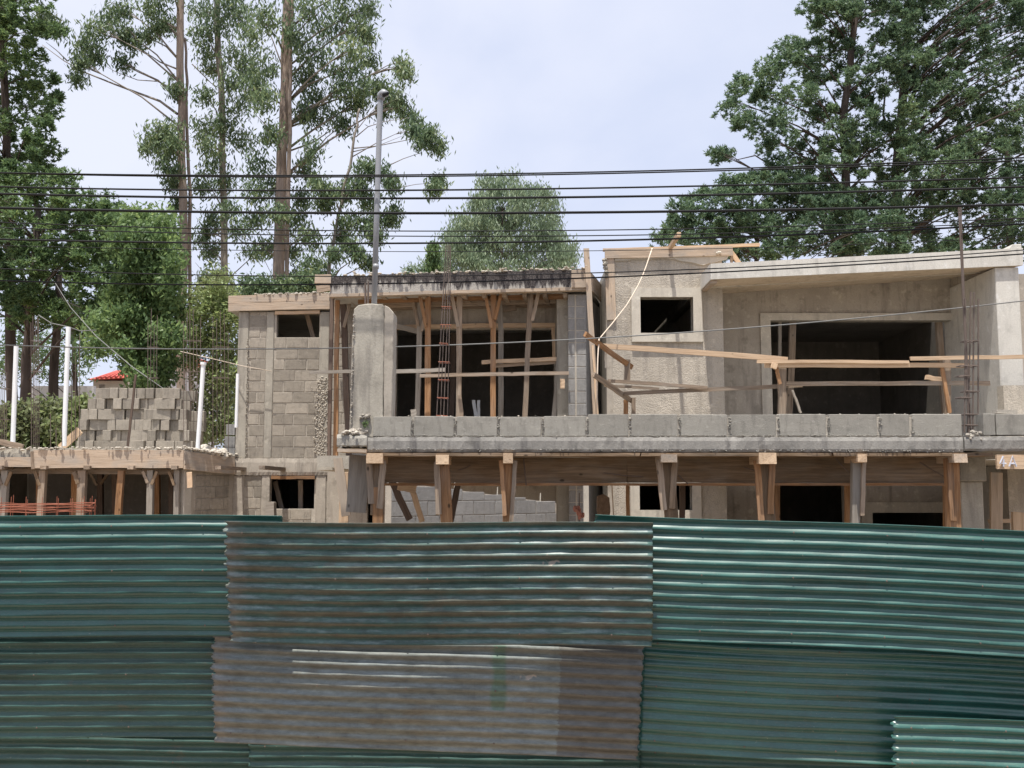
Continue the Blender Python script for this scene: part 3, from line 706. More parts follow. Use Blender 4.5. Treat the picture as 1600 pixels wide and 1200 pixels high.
# left extension stub blocks
block(W(362, 672, YB + .1), (.16, .16, .19), M['block_cool'], bw); block(W(361, 691, YB + .1), (.18, .16, .2), M['block_cool'], bw)
block(W(361, 709, YB + .1), (.18, .16, .2), M['block_cool'], bw)
# roof edge of the left wing
rf = MB(); rf.poly([(358, 463), (514, 459), (514, 484), (358, 486)], YB - .05, 3.4); rf.build('roof_slab', M['concrete'], house)
ptimber('formwork_board', 357, 468, 515, 464, YB - .07, 12, M['wood_form'], house, h=.03, seg=10)
ptimber('formwork_board', 357, 480.5, 515, 477, YB - .08, 12.5, M['wood_form'], house, h=.03, seg=10)
lumps('roof_crust', [W(400, 461, YB - .03), W(512, 458, YB - .03)], .015, .04, M['mortar'], house, 120, (.03, .05, .01), 92, .5)
ptimber('lintel_board', 430, 489, 500, 488, YB - .02, 5, M['wood_new'], house, h=.06)
ptimber('lintel_board', 424, 746, 492, 746, YB - .03, 5, M['wood_orange'], house, h=.06)
# inside props seen in the two windows
for (a_, b_, c_, d_, lb) in ((430, 752, 441, 797, 'grey timber prop leaning inside the lower left window'), (470, 750, 470, 797, 'brown timber prop upright inside the lower left window'), (480, 492, 490, 528, 'brown prop inside the small upper window of the block wall')):
    o = ptimber('prop', a_, b_, c_, d_, YB + .5, 7, M['wood'], h=.08); tag(o, lb, 'prop')
o = MB(); o.poly(jagged([(415, 786), (421, 784), (428, 785), (428, 830), (414, 830)], R, .4, 5), YB - .6, .2); tag(o.build('wood_stump', M['wood_grey']), 'rough timber end standing in front of the lower left window corner', 'timber')

# ---- middle wing
YM = 17.6
zf = zt_top + .02
xa, xb = W(514, 600, YM).x, W(900, 600, YM).x
op = rect(619, 514, 866, 724, YM)
zc = W(700, 470, YM).z + .25
mw_ = thing('rear_wall', None, None, (xa, YM, 0)); mw_.parent = house; mw_.location = Vector((xa, YM, 0)) - house.location
wall_mesh(xa, xb, 0, zc, YM + .01, YM + .15, [op, (W(575, 700, YM).x, W(600, 700, YM).x, .2, W(600, 760, YM).z)]).build('wall_face', M['render'], mw_, fix=False)
block_field(W(514, 600, YM).x, W(612, 600, YM).x, zf, zc, YM, mw_, M['block'])
ptimber('head_trim', 612, 512, 872, 508, YM - .04, 7, M['wood_new'], mw_, h=.05, seg=8)
ptimber('side_trim', 617, 515, 615, 660, YM - .04, 5, M['wood_new'], mw_, h=.05)
ptimber('side_trim', 864, 512, 866, 560, YM - .04, 5, M['wood_new'], mw_, h=.05)
# roof
roof = MB()
Af = [W(515, 434, 16.4), W(700, 428.5, 16.4), W(918, 422, 16.4), W(920.5, 449, 16.4), W(700, 458, 16.4), W(515, 461, 16.4)]
rr = random.Random(5); A2 = []
for i in range(40):
    t_ = i / 39; A2.append(Vector((Af[0].lerp(Af[2], t_).x, 16.4, Af[0].lerp(Af[2], t_).z + rr.uniform(-.015, .02) + .03 * math.sin(t_ * 3.1))))
for i in range(12):
    t_ = i / 11; A2.append(Af[3].lerp(Af[5], t_))
dz = 4.6
roof.loft(A2, [p + Vector((.42 * (p.x - Af[0].x) / (Af[2].x - Af[0].x) * 2.2, dz, 0)) for p in A2]); roof.build('roof_slab', M['stained'], house)
ptimber('edge_board', 492, 436, 517, 436, 16.37, 14, M['wood_form'], house, h=.04)
ptimber('edge_board', 495, 451, 516, 448, 16.38, 13, M['wood'], house, h=.04)
ptimber('soffit_strip', 516, 462.5, 921, 451.5, 16.45, 5, M['wood_form'], house, h=.14, seg=14)
ptimber('corner_board', 893, 436, 920, 435.5, 16.36, 28, M['wood_form'], house, h=.03)
timber('side_board', W(919, 436, 16.4), W(947, 467, 18.2), .29, .035, M['wood_form'], house, up=(.96, -.2, 0))
lumps('roof_crust', [W(540, 432, 16.45), W(915, 420.5, 16.45)], .012, .045, M['mortar'], house, 260, (.03, .10, .01), 93, .45)
# ceiling joists and cross timbers under the roof
for i, (a_, y_, b_, y2, Y_) in enumerate(((560, 470, 890, 463, 16.9), (560, 482, 890, 476, 17.5), (600, 476, 890, 469, 17.2))):
    ptimber('ceiling_beam', a_, y_, b_, y2, Y_, 9, M['wood_orange'] if i == 0 else M['wood'], house, h=.06, seg=8)
for i in range(12):
    xx = W(540 + i * 31, 460, 17).x
    timber('joist', (xx, 16.6, W(800, 461, 16.6).z - .0), (xx + .1, 17.5, W(800, 461, 16.6).z - .0), .07, .06, M['wood'], house, up=(0, 0, 1))
# block pier and skewed side wall
pier = thing('block_pier', None, None, (0, 0, 0)); pier.parent = house; pier.location = Vector((W(900, 650, 16.6).x, 16.6, zf)) - house.location
YPi = 16.6
pa, pb = W(888, 560, YPi).x, W(916, 560, YPi).x; ptop = W(900, 460, YPi).z
m = MB(); m.box(pa + .005, pb - .005, YPi + .008, YPi + .2, 0, ptop); m.build('mortar', M['mortar'], pier)
z = ptop - .2; q = 0
while z > .5:
    mid = W(899.5, 560, YPi).x
    for s0, s1 in ((pa, mid - .012), (mid + .012, pb)):
        block(((s0 + s1) / 2, YPi + .09, z + .1), (s1 - s0 - .004, .18, .184), M['block_cool'], pier)
    z -= .2; q += 1
sA, sB = W(917, 560, YPi), W(946, 560, 18.4)
dirx = Vector((sB.x - sA.x, sB.y - sA.y, 0)); ln = dirx.length; dirx.normalize()
m = MB(); nrm = Vector((dirx.y, -dirx.x, 0)); o0 = Vector((sA.x, sA.y, 0)) - nrm * .01
m.loft([o0, o0 + dirx * ln, o0 + dirx * ln + Vector((0, 0, ptop)), o0 + Vector((0, 0, ptop))], [p - nrm * .12 for p in (o0, o0 + dirx * ln, o0 + dirx * ln + Vector((0, 0, ptop)), o0 + Vector((0, 0, ptop)))])
m.build('side_wall', M['block_cool'], pier)
m = MB(); m.box(W(868, 560, 17.5).x, W(888, 560, 17.5).x, 16.9, 17.58, 0, ptop); m.build('inner_wall', M['concrete'], house)
# rooms behind
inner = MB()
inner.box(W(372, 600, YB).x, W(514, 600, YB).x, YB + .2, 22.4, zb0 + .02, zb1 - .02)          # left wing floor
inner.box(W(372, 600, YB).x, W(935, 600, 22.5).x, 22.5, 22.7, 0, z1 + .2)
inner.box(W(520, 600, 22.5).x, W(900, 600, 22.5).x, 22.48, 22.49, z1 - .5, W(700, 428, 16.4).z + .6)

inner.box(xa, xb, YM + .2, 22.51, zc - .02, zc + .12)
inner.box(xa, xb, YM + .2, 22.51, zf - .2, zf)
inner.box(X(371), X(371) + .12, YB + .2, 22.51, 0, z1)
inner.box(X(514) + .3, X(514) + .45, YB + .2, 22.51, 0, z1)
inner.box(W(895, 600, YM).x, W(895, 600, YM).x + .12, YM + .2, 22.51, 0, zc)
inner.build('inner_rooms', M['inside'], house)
m = MB(); m.box(W(514, 600, 16.5).x, W(935, 600, 17).x, 15.6, 17.58, zf - .22, zf); m.build('floor_slab', M['concrete'], house)

# posts of the middle wing
gm = 'shoring posts under the middle roof slab'
def mid_post(x0, y0, x1, y1, Y, w_, mt, lb, br=False):
    top, bot = W(x0, y0, Y), W(x1, y1, Y); d = bot - top; k = (zf - top.z) / d.z; bot = top + d * k; bot.z = zf
    t = thing('shoring_post', lb, 'timber post', bot, gm)
    timber('post', top, bot, w_ * Y / F, .09, M[mt], t, jit=.008)
    if br:
        for sg in ((-1, 1) if br is True else (br,)):
            timber('brace', top + Vector((sg * .14, -.06, 0)), top + Vector((sg * .03, -.06, -.55 * R.uniform(.8, 1.2))), .055, .025, M['wood_orange' if mt == 'wood_orange' else 'wood'], t)
    return t
mid_post(519, 465, 514, 709, 16.7, 5, 'wood_dark', 'thin dark post at the left corner of the middle roof')
mid_post(527, 462, 525, 706, 16.9, 6.5, 'wood_orange', 'reddish post beside the dark corner post')
mid_post(536, 470, 545, 690, 17.3, 9, 'wood_dark', 'broad dark post just left of the concrete pillar', True)
mid_post(657, 466, 651, 650, 17.2, 8, 'wood_grey', 'grey post with a forked top right of the concrete pillar', True)
mid_post(669, 460, 667, 650, 16.8, 9, 'wood_orange', 'bright orange post left of the hanging rebar cage', -1)
mid_post(719, 458, 716, 650, 16.8, 8.5, 'wood', 'brown post just right of the hanging rebar cage', -1)
mid_post(771, 456, 770, 650, 16.8, 8.5, 'wood_orange', 'post with a forked top in the middle of the opening', True)
mid_post(781, 468, 782, 650, 17.2, 8, 'wood_grey', 'grey knotty post just behind the central forked one')
mid_post(829, 455, 820, 650, 16.8, 8, 'wood', 'brown post leaning left between the central post and the pier', 1)
mid_post(881, 458, 865, 650, 17.0, 7, 'wood_grey', 'thin grey post leaning left beside the block pier')
mid_post(709, 520, 706, 650, 18.7, 8, 'wood_dark', 'dark reddish post deep behind the brown post')
def lone(name, x0, y0, x1, y1, Y, w_, mt, lb, cat='plank', Y1=None, h=.045, group=None, up=None):
    o = ptimber(name, x0, y0, x1, y1, Y, w_, M[mt], Y1=Y1, h=h, up=up, seg=8); tag(o, lb, cat, group); return o
lone('plank', 611, 581, 696, 578, 16.55, 6, 'wood_grey', 'short grey rail nailed across the posts beside the concrete pillar')
lone('plank', 656, 587, 889, 583, 16.5, 5.5, 'wood', 'long rail across the posts of the middle opening')
lone('plank', 753, 566, 870, 561, 17.0, 6, 'wood_new', 'upper plank of the pair resting behind the central post')
lone('plank', 772, 572, 868, 566, 17.05, 5, 'wood', 'lower plank of the pair resting behind the central post')
lone('plank', 484, 582, 549, 580, 16.55, 5, 'wood_grey', 'grey rail nailed across the left corner posts')
lone('board', 718, 618, 722, 655, 16.65, 6, 'wood', 'short upright board at the foot of the brown post', 'board')
lone('board', 646, 640, 648, 660, 16.65, 9, 'wood_grey', 'short grey board end at the foot of the grey forked post', 'board')
lone('block_end', 879, 592, 879, 607, 16.5, 7, 'wood_new', 'pale timber block nailed to the side of the block pier', 'timber block')
lone('plank', 786, 480, 806, 477, 17.4, 16, 'wood', 'wide board high under the middle roof behind the central post')
lone('plank', 612, 508, 655, 518, 17.45, 8, 'wood_grey', 'grey board sloping at the top left of the middle opening')
for (a_, b_, lb) in ((743, 741, 'left'), (752, 750, 'right')):
    pass
# daylight gap at the back of the middle room: white strips put in for the bright view
lone('plank', 740, 625, 744, 655, 19.0, 5, 'pvc', 'white strip standing for daylight low inside the middle room, left one', 'batten', group='white strips standing for daylight inside the middle room')
lone('plank', 748, 625, 748, 655, 19.0, 4.5, 'pvc', 'white strip standing for daylight low inside the middle room, right one', 'batten', group='white strips standing for daylight inside the middle room')

# tall boards at the corner between the wings
lone('tall_board', 916, 388, 931, 655, 16.3, 8.5, 'wood_form', 'tall pale scaffold board rising past the corner of the middle roof', 'board')
lone('tall_board', 926, 540, 934, 655, 16.2, 3, 'wood_new', 'thin fresh batten beside the tall scaffold board', 'batten')
lone('side_planks', 941, 440, 941, 520, 18.0, 8, 'wood_grey', 'grey board on the wall behind the tall scaffold board', 'board')

# ------------------------------------------------------------------ rebar cages
def cage(bars, ties, rb, label, Y, name='rebar_cage', tmat='rebar_red', wd=.09):
    """bars: list of (xtop, ytop, xbot, ybot); ties: list of (xl, xr, y)"""
    b0 = bars[0]; t = thing(name, label, 'rebar cage', W(b0[2], b0[3], Y))
    for i, (xt, yt, xb_, yb) in enumerate(bars):
        dy = (0, wd)[i % 2]
        a_, b_ = W(xt, yt, Y + dy), W(xb_, yb, Y + dy); m = MB(); mid = a_.lerp(b_, .5) + Vector((R.uniform(-.006, .006), 0, 0))
        m.tube([a_, mid, b_], rb, 5); m.build('bar', M['rebar'], t)
    for (xl, xr, y) in ties:
        A = W(xl, y, Y - .01); B = W(xr, y + .5, Y - .01)
        m = MB(); P = [A, B, B + Vector((0, wd + .02, 0)), A + Vector((0, wd + .02, 0)), A]
        m.tube(P, rb * .75, 5); m.build('stirrup', M[tmat], t)
    return t
cage([(697, 382, 682, 655), (700, 382, 688, 655), (702, 382, 693, 655), (704, 384, 699, 655)],
     [(690, 704.5, 479), (688, 704, 507), (686.5, 699, 536), (685, 702, 565), (684.5, 701, 593), (683, 700, 621), (681.5, 699, 649)], .005,
     'tall thin rebar cage with red ties behind the parapet before the middle opening', 9.75)
cage([(1498, 322, 1514, 676), (1501, 322, 1517, 676), (1508, 466, 1507, 676), (1517, 456, 1512, 676), (1522, 457, 1520, 676), (1528.5, 467, 1528, 676)],
     [(1509, 1529, 532), (1502, 1527, 571), (1500, 1516, 587), (1509, 1530, 611), (1501, 1518, 621), (1509, 1529, 647), (1510, 1531, 664)], .008,
     'rebar cage with rusty stirrups rising from the gap in the parapet near the right end', 9.45, tmat='rebar')

# ------------------------------------------------------------------ plastered house (tower, recessed front and canopy)
YW = 16.7
ph_ = thing('plastered_house', 'unfinished rendered house wing with a projecting canopy, trimmed window and wide dark opening', 'house', (W(1250, 700, YW).x, YW, 0))
tx0, tx1 = W(948, 600, YW).x, W(1131, 560, YW).x
ttop = W(1040, 396, YW).z
win1 = rect(1000, 465, 1082.5, 521, YW); win2 = rect(999, 757, 1081, 797, YW)
tw = thing('tower', None, None, (0, 0, 0)); tw.parent = ph_; tw.location = Vector((tx0, YW, 0)) - ph_.location
wall_mesh(tx0 + .1, tx1, 0, ttop, YW, YW + .18, [win1, win2]).build('front_wall', M['stucco'], tw, fix=False)
m = MB(); m.box(tx0, tx0 + .1, YW - .004, 23.4, 0, ttop - .35); m.build('corner_wall', M['render'], tw)
m = MB(); m.box(tx1 - .18, tx1 - .002, YW + .18, 23.4, 0, ttop); m.build('side_wall', M['stucco'], tw)
m = MB(); m.box(tx0 + .1, tx1 - .2, YW + .2, 23.4, ttop - .3, ttop - .01); m.build('roof_slab', M['concrete'], tw)
def frame(rc, wpx, Y, parent, mat, proud=.045, name='window_trim'):
    w_ = wpx * Y / F; x0, x1, z0, z1 = rc
    wall_mesh(x0 - w_, x1 + w_, z0 - w_ * 1.0, z1 + w_ * 1.05, Y - proud, Y + .06, [rc]).build(name, mat, parent, fix=False)
frame(win1, 14, YW, tw, M['trim'], .065); frame(win2, 14, YW, tw, M['trim'])
# horizontal plaster ledge line on the tower
ptimber('top_formwork', 945, 396.5, 1145, 392, YW - .05, 15, M['wood_form'], tw, h=.04, seg=10)
ptimber('top_plank', 942, 391, 1187, 382.5, YW - .03, 4.5, M['wood_new'], tw, h=.05, seg=10)
ptimber('corner_board', 952, 404, 955, 500, YW - .03, 15, M['wood_form'], tw, h=.03)
ptimber('brace', 1142, 394, 1161, 420, YW + .1, 7, M['wood_new'], tw, h=.04)
ptimber('brace', 1143, 392, 1143, 414, YW + .02, 4, M['wood'], tw, h=.04)
m = MB(); m.poly(jagged([(961, 402), (1140, 398), (1135, 406), (1100, 414), (1045, 404), (1000, 405), (961, 408)], R, .8, 8), YW - .035, .03); m.build('rough_plaster_edge', M['trim'], tw)
lumps('torn_edge', [W(944, 405, YW - .05), W(947, 430, YW - .05)], .02, .045, M['concrete'], tw, 24, (.01, .02, .02), 94, .8)
timber('projecting_stick', (W(1046.5, 390, YW).x, 15.75, W(1046, 388, YW).z), (W(1046.5, 390, YW).x + .0, 17.6, W(1046, 388, YW).z), .06, .07, M['wood_new'], tw, up=(0, 0, 1))
lumps('bolt_stub', [W(1122, 395, YW - .1), W(1124, 394, YW - .1)], .02, .035, M['trim'], tw, 4, (.01, .01, .005), 95, .8)
# recessed wall
YR = 17.5
rx0, rx1 = tx1, W(1553, 560, YR).x
bigop = rect(1206, 501, 1500, 724, YR)
rt = W(1350, 428, YR).z
lowdoor = (W(1216, 780, YR).x, W(1320, 780, YR).x, 0.05, W(1260, 757, YR).z)
lowwin = (W(1362, 800, YR).x, W(1486, 800, YR).x, .9, W(1400, 801, YR).z)
wall_mesh(rx0, rx1 + 1.2, 0, rt, YR, YR + .18, [bigop, lowdoor, lowwin]).build('recessed_wall', M['render'], ph_, fix=False)
w_ = 16 * YR / F
x0, x1, z0, z1 = bigop
m = MB(); m.box(x0 - w_, x1 + .12, YR - .035, YR + .05, z1, z1 + w_ * .72); m.box(x0 - w_, x0, YR - .035, YR + .05, z0 - .1, z1); m.build('opening_trim', M['trim'], ph_)
x0, x1, z0, z1 = lowwin
m = MB(); m.box(x0 - w_, x1 + w_, YR - .035, YR + .05, z1, z1 + w_); m.box(x0 - w_, x0, YR - .035, YR + .05, z0, z1); m.build('opening_trim', M['trim'], ph_)
# canopy
YC = 15.8
Fp = [W(1112, 412.5, YC), W(1597, 388, YC), W(1597, 415, YC), W(1112, 437, YC)]
zb_l, zb_r = W(1128, 462, YR).z, W(1555, 433, YR).z
Bp = [Vector((Fp[0].x, YR + 3, Fp[0].z)), Vector((Fp[1].x, YR + 3, Fp[1].z)), Vector((Fp[2].x, YR + 3, zb_r)), Vector((Fp[3].x, YR + 3, zb_l))]
can = MB(); mid_ = [p.lerp(q, (YR - YC) / (YR + 3 - YC)) for p, q in zip(Fp, Bp)]; mid_[2].z = zb_r; mid_[3].z = zb_l
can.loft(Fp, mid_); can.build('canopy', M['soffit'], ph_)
m = MB(); m.loft([p + Vector((0, -.03, .0)) for p in Fp], [p + Vector((0, -.002, 0)) for p in Fp]); m.build('fascia', M['canopy'], ph_)
m = MB(); m.loft([Fp[0] + Vector((-.02, -.03, 0)), Fp[0] + Vector((-.002, -.03, 0)), Fp[3] + Vector((-.002, -.03, 0)), Fp[3] + Vector((-.02, -.03, 0))], [p + Vector((0, .9, 0)) for p in [Fp[0] + Vector((-.02, -.03, 0)), Fp[0] + Vector((-.002, -.03, 0)), Fp[3] + Vector((-.002, -.03, 0)), Fp[3] + Vector((-.02, -.03, 0))]]); m.build('fascia_return', M['canopy'], ph_)
m = MB(); m.loft([p + Vector((0, .02, 0)) for p in mid_], [p + Vector((0, 3, 0)) for p in mid_]); m.build('roof_slab', M['concrete'], ph_)
sof = MB(); a1, a2 = Fp[3], Fp[2]; b1, b2 = mid_[3], mid_[2]
P1 = a1.lerp(b1, .42); P2 = a2.lerp(b2, .42); P1.x += .1
sof.tube([P1 + Vector((0, 0, -.01)), P2 + Vector((0, 0, -.01))], .016, 4); sof.build('soffit_bead', M['trim'], ph_)
m = MB(); m.loft([a1 + Vector((-.0, .03, -.003)), a1 + Vector((.09, .03, -.003)), a1 + Vector((.09, .03, -.05)), a1 + Vector((0, .03, -.05))], [p for p in [b1 + Vector((0, 0, -.003)), b1 + Vector((.09, 0, -.003)), b1 + Vector((.09, 0, -.05)), b1 + Vector((0, 0, -.05))]]); m.build('soffit_edge', M['wood'], ph_)
for i in range(13):   # grooves seen in the soffit blocks
    t_ = (i + .5) / 13; p_, q_ = P1.lerp(P2, t_), b1.lerp(b2, t_)
    m = MB(); m.tube([p_ + Vector((0, .03, -.002)), q_ + Vector((0, -.02, -.002))], .006, 4); m.build('soffit_joint', M['render'], ph_)
# end pier
xa_, xb_ = W(1561, 520, YC).x, W(1598, 520, YC).x
m = MB(); m.box(xa_, xb_, YC + .03, YR + .3, 0, W(1580, 417, YC).z); m.build('end_pier', M['canopy'], ph_, bevel=.01)
m = MB(); m.box(W(1548, 520, YR).x - .0, xa_ + .02, YR - .5, YR - .004, 0, W(1550, 432, YR).z); m.build('pier_return', M['render'], ph_)
m = MB(); m.loft([W(1574, 392, YC), W(1597, 390, YC), W(1596, 381, YC), W(1581, 382, YC)], [p + Vector((0, .5, 0)) for p in [W(1574, 392, YC), W(1597, 390, YC), W(1596, 381, YC), W(1581, 382, YC)]]); m.build('roof_upstand', M['canopy'], ph_, bevel=.008)
m = MB(); m.box(W(1566, 520, 15.2).x, W(1760, 520, 15.2).x, 15.25, 15.45, 0, W(1580, 602, 15.25).z); m.build('lower_side_wall', M['stucco'], ph_)
# inner rooms
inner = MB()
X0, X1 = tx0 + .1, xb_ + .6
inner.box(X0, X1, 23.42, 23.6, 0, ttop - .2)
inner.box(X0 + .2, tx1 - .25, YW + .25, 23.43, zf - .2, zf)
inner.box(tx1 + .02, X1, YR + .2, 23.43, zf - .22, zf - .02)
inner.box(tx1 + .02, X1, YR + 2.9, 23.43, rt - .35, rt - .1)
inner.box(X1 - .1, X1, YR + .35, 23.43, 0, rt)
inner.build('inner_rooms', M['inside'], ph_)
# props inside the wide opening
gw = 'props standing inside the wide dark opening'
for (a_, b_, c_, d_, w_, mt, lb) in ((1218, 503, 1217, 560, 5, 'wood_grey', 'thin pale prop at the left edge of the wide dark opening'), (1238, 503, 1232, 655, 10, 'wood', 'tapering prop near the left side of the wide dark opening'),
                                     (1466, 500, 1478, 655, 9, 'wood', 'forked prop near the right side of the wide dark opening'), (1488, 533, 1489, 655, 7, 'wood_grey', 'short grey prop beside the forked one in the wide dark opening')):
    o = ptimber('prop', a_, b_, c_, d_, YR + .3, w_, M[mt], h=.09); tag(o, lb, 'prop', gw)

# guard rail of fresh planks in front of the plastered house
YG = 15.0
gr = thing('timber_guardrail', 'makeshift guardrail of fresh pine planks and posts in front of the plastered wall', 'guardrail', (W(1200, 700, YG).x, YG, zt_top))
def gp(name, a_, b_, c_, d_, w_, mt='wood_new', Y=YG, Y1=None, h=.045, **k): return ptimber(name, a_, b_, c_, d_, Y, w_, M[mt], gr, Y1=Y1, h=h, seg=8, **k)
gp('plank', 942, 541, 1231, 562, 8, Y=15.3, Y1=14.7)
gp('plank', 1183, 565, 1420, 566, 5, Y=14.62, Y1=14.62)
gp('plank', 1195, 571, 1513, 571, 7, Y=14.66, Y1=14.66)
gp('plank', 1422, 560, 1640, 556, 6, Y=14.6)
gp('plank', 950, 595, 1105, 606, 5, 'wood', Y=15.3, Y1=15.0)
gp('plank', 975, 615, 1254, 602, 6, 'wood', Y=15.3, Y1=14.8)
gp('plank', 1228, 600, 1546, 599, 6.5, 'wood', Y=14.72, Y1=14.72)
gp('short_board', 944, 602, 1030, 608, 4, 'wood', Y=15.6)
gp('crosspiece', 914, 522, 987, 574, 8, 'wood_orange', Y=14.6, Y1=15.6)
gp('crosspiece', 927, 585, 990, 628, 8, 'wood', Y=14.6, Y1=15.6)
gp('post', 980, 562, 980, 595, 9, 'wood', Y=15.5)
gp('post', 978, 625, 978, 700, 7, 'wood_orange', Y=15.5)
gp('post', 990, 622, 990, 700, 6, 'wood', Y=15.5)
gp('post', 1222, 565, 1222, 715, 11, 'wood', Y=14.75, h=.09)
gp('post_splint', 1212, 571, 1219, 600, 5, 'wood_orange', Y=14.68)
gp('post_end', 1205, 570, 1214, 573, 9, 'wood_new', Y=14.6)
gp('post', 1479, 560, 1480, 715, 9, 'wood', Y=14.75, h=.08)
gp('post_splint', 1472, 573, 1484, 645, 5, 'wood_orange', Y=14.68)
gp('short_board', 1446, 589, 1474, 594, 7, 'wood_new', Y=14.8)
gp('strut', 1238, 610, 1251, 645, 3, 'wood_grey', Y=15.2)
gp('strut', 946, 540, 947, 575, 3.5, 'wood_grey', Y=15.2)

# sloping block wall below
sw = thing('sloping_block_wall', 'low grey block wall with a stepped sloping top under the terrace', 'block wall', W(740, 800, 13.5))
pA, pB = W(612, 760, 13.6), W(870, 790, 15.6)
dirx = Vector((pB.x - pA.x, pB.y - pA.y, 0)); ln = dirx.length; dirx.normalize(); o0 = Vector((pA.x, pA.y, 0)); bk = Vector((-dirx.y, dirx.x, 0))
def ztop(s): return W(612, 751, 13.6).z + (W(868, 785, 15.6).z - W(612, 751, 13.6).z) * s / ln
m = MB(); a_ = [o0, o0 + dirx * ln, o0 + dirx * ln + Vector((0, 0, ztop(ln) - .01)), o0 + Vector((0, 0, ztop(0) - .01))]
m.loft([p + bk * .01 for p in a_], [p + bk * .15 for p in a_]); m.build('mortar', M['mortar'], sw)
nbk = int(ln / .4)
for r_ in range(9):
    zr = .3 + r_ * .2
    for c_ in range(nbk + 1):
        s0 = c_ * .4 - (.2 if r_ % 2 else 0); s1 = min(s0 + .4, ln); s0 = max(s0, 0)
        if s1 - s0 < .06: continue
        tp = min(zr + .2, ztop((s0 + s1) / 2))
        if tp - zr < .04: continue
        cc = o0 + dirx * ((s0 + s1) / 2) + bk * .05 + Vector((0, 0, (zr + tp) / 2))
        block(cc, (s1 - s0 - .014, .10, tp - zr - .014), M['block_cool'], sw, math.atan2(dirx.y, dirx.x))
for s_ in (.28, .36, .62, .66, .9):
    p = o0 + dirx * (ln * s_) + bk * .05; m = MB(); m.tube([p + Vector((0, 0, ztop(ln * s_) - .1)), p + Vector((.01, 0, ztop(ln * s_) + .11))], .008, 5); m.build('rebar_stub', M['trim'], sw)
m = MB(); m.box(W(912, 780, 15.2).x, W(920, 780, 15.2).x, 15.2, 15.35, 0, W(915, 755, 15.2).z); m.build('slim_pier', M['trim'], sw)
# flower-like rag tied to a short bar
rag = thing('rag_bundle', 'small pinkish rag bundle tied to a rebar stub above the fence', 'rag', W(906, 806, 11))
m = MB(); m.tube([W(905, 770, 11), W(905, 830, 11)], .006, 5); m.build('bar', M['rebar'], rag)
lumps('cloth', [W(902, 797, 10.97), W(908, 803, 10.97)], .014, .032, simple('pink_rag', (.45, .22, .18), .9, .1, 20, .4), rag, 16, (.015, .01, .025), 96, 1.2)
rag2 = thing('hanging_sack', 'brown patterned sack hanging beside the tower foot', 'sack', W(943, 800, 11.5))
m = MB(); m.poly(jagged([(934, 775), (944, 772), (952, 778), (954, 800), (950, 812), (936, 812), (933, 795)], R, .6, 5), 11.5, .08); m.build('cloth', simple('brown_sack', (.22, .16, .12), .9, .1, 25, .6), rag2)
m = MB(); m.tube([W(956, 756, 11.5), W(959, 812, 11.5)], .007, 5); tag(m.build('dangling_cord', M['rope']), 'pale cord dangling beside the brown sack', 'cord')

# ------------------------------------------------------------------ annex (low left)
YA = 17.0
an = thing('annex', 'low unfinished concrete annex with a timber-formed slab edge at the left', 'outbuilding', (W(180, 720, YA).x, YA, 0))
zt = W(150, 701, YA).z; zb = W(150, 732, YA).z
xL, xR = W(-160, 715, YA).x, W(287, 715, YA).x
eR = W(366, 713, 18.4); eRb = W(366, 742, 18.4)
m = MB(); rough_slab_front(m, xL, xR, zb + .05, zt, YA + .04, 22, 50, .012, 21); m.build('roof_slab', M['concrete'], an)
m = MB(); q0 = [Vector((xR, YA + .04, zb + .05)), Vector((eR.x, eR.y + .03, zb)), Vector((eR.x, eR.y + .03, eR.z)), Vector((xR, YA + .04, zt))]
m.loft(q0, [Vector((xR, 22, zb + .05)), Vector((eR.x, 22, zb)), Vector((eR.x, 22, eR.z)), Vector((xR, 22, zt))]); m.build('roof_slab_corner', M['concrete'], an)
timber('edge_board', W(52, 717, YA), W(287, 717, YA), .30, .03, M['wood_form'], an, seg=14)
timber('edge_board', W(-160, 723, YA - .01), W(50, 722, YA - .01), .16, .03, M['wood_form'], an, seg=10)
timber('edge_board', W(50, 705, YA - .01), W(52, 733, YA - .01), .05, .04, M['wood'], an)
v0, v1 = W(288, 719, YA), W(366, 728, 18.4)
timber('edge_board', v0, v1, .30, .03, M['wood_form'], an, up=(-.77, -.6, 0), seg=8)
lumps('roof_crust', [W(-10, 701, YA), W(288, 699.5, YA), W(366, 711, 18.4)], .012, .04, M['mortar'], an, 240, (.02, .06, .01), 97, .5)
# wall under the skewed part
wA, wB = W(287, 760, YA + .15), W(366, 760, 18.5); dx_ = Vector((wB.x - wA.x, wB.y - wA.y, 0)); l_ = dx_.length; dx_.normalize(); bk = Vector((-dx_.y, dx_.x, 0)); o0 = Vector((wA.x, wA.y, 0))
m = MB(); a_ = [o0, o0 + dx_ * l_, o0 + dx_ * l_ + Vector((0, 0, zb + .02)), o0 + Vector((0, 0, zb + .02))]; m.loft([p + bk * .01 for p in a_], [p + bk * .15 for p in a_]); m.build('side_wall', M['render'], an)
block_field(.32, l_ - .15, .5, zb - .1, 0, an, M['block'], origin=o0, dirx=dx_)
m = MB(); a_ = [o0 - bk * .012, o0 + dx_ * .2 - bk * .012, o0 + dx_ * .2 - bk * .012 + Vector((0, 0, zb)), o0 - bk * .012 + Vector((0, 0, zb))]; m.loft(a_, [p + bk * .2 for p in a_]); m.build('corner_column', M['trim'], an, bevel=.008)
ptimber('nailed_board', 296, 738, 297, 762, YA - .02, 8, M['wood_new'], an, h=.03)
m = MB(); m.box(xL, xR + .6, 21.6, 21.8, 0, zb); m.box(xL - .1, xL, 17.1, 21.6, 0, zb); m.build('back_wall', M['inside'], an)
for i in range(9):
    xx = xL + .3 + i * .72; timber('joist', (xx, 16.9, zb + .015), (xx, 21.4, zb + .015), .1, .06, M['wood'], an, up=(0, 0, 1))
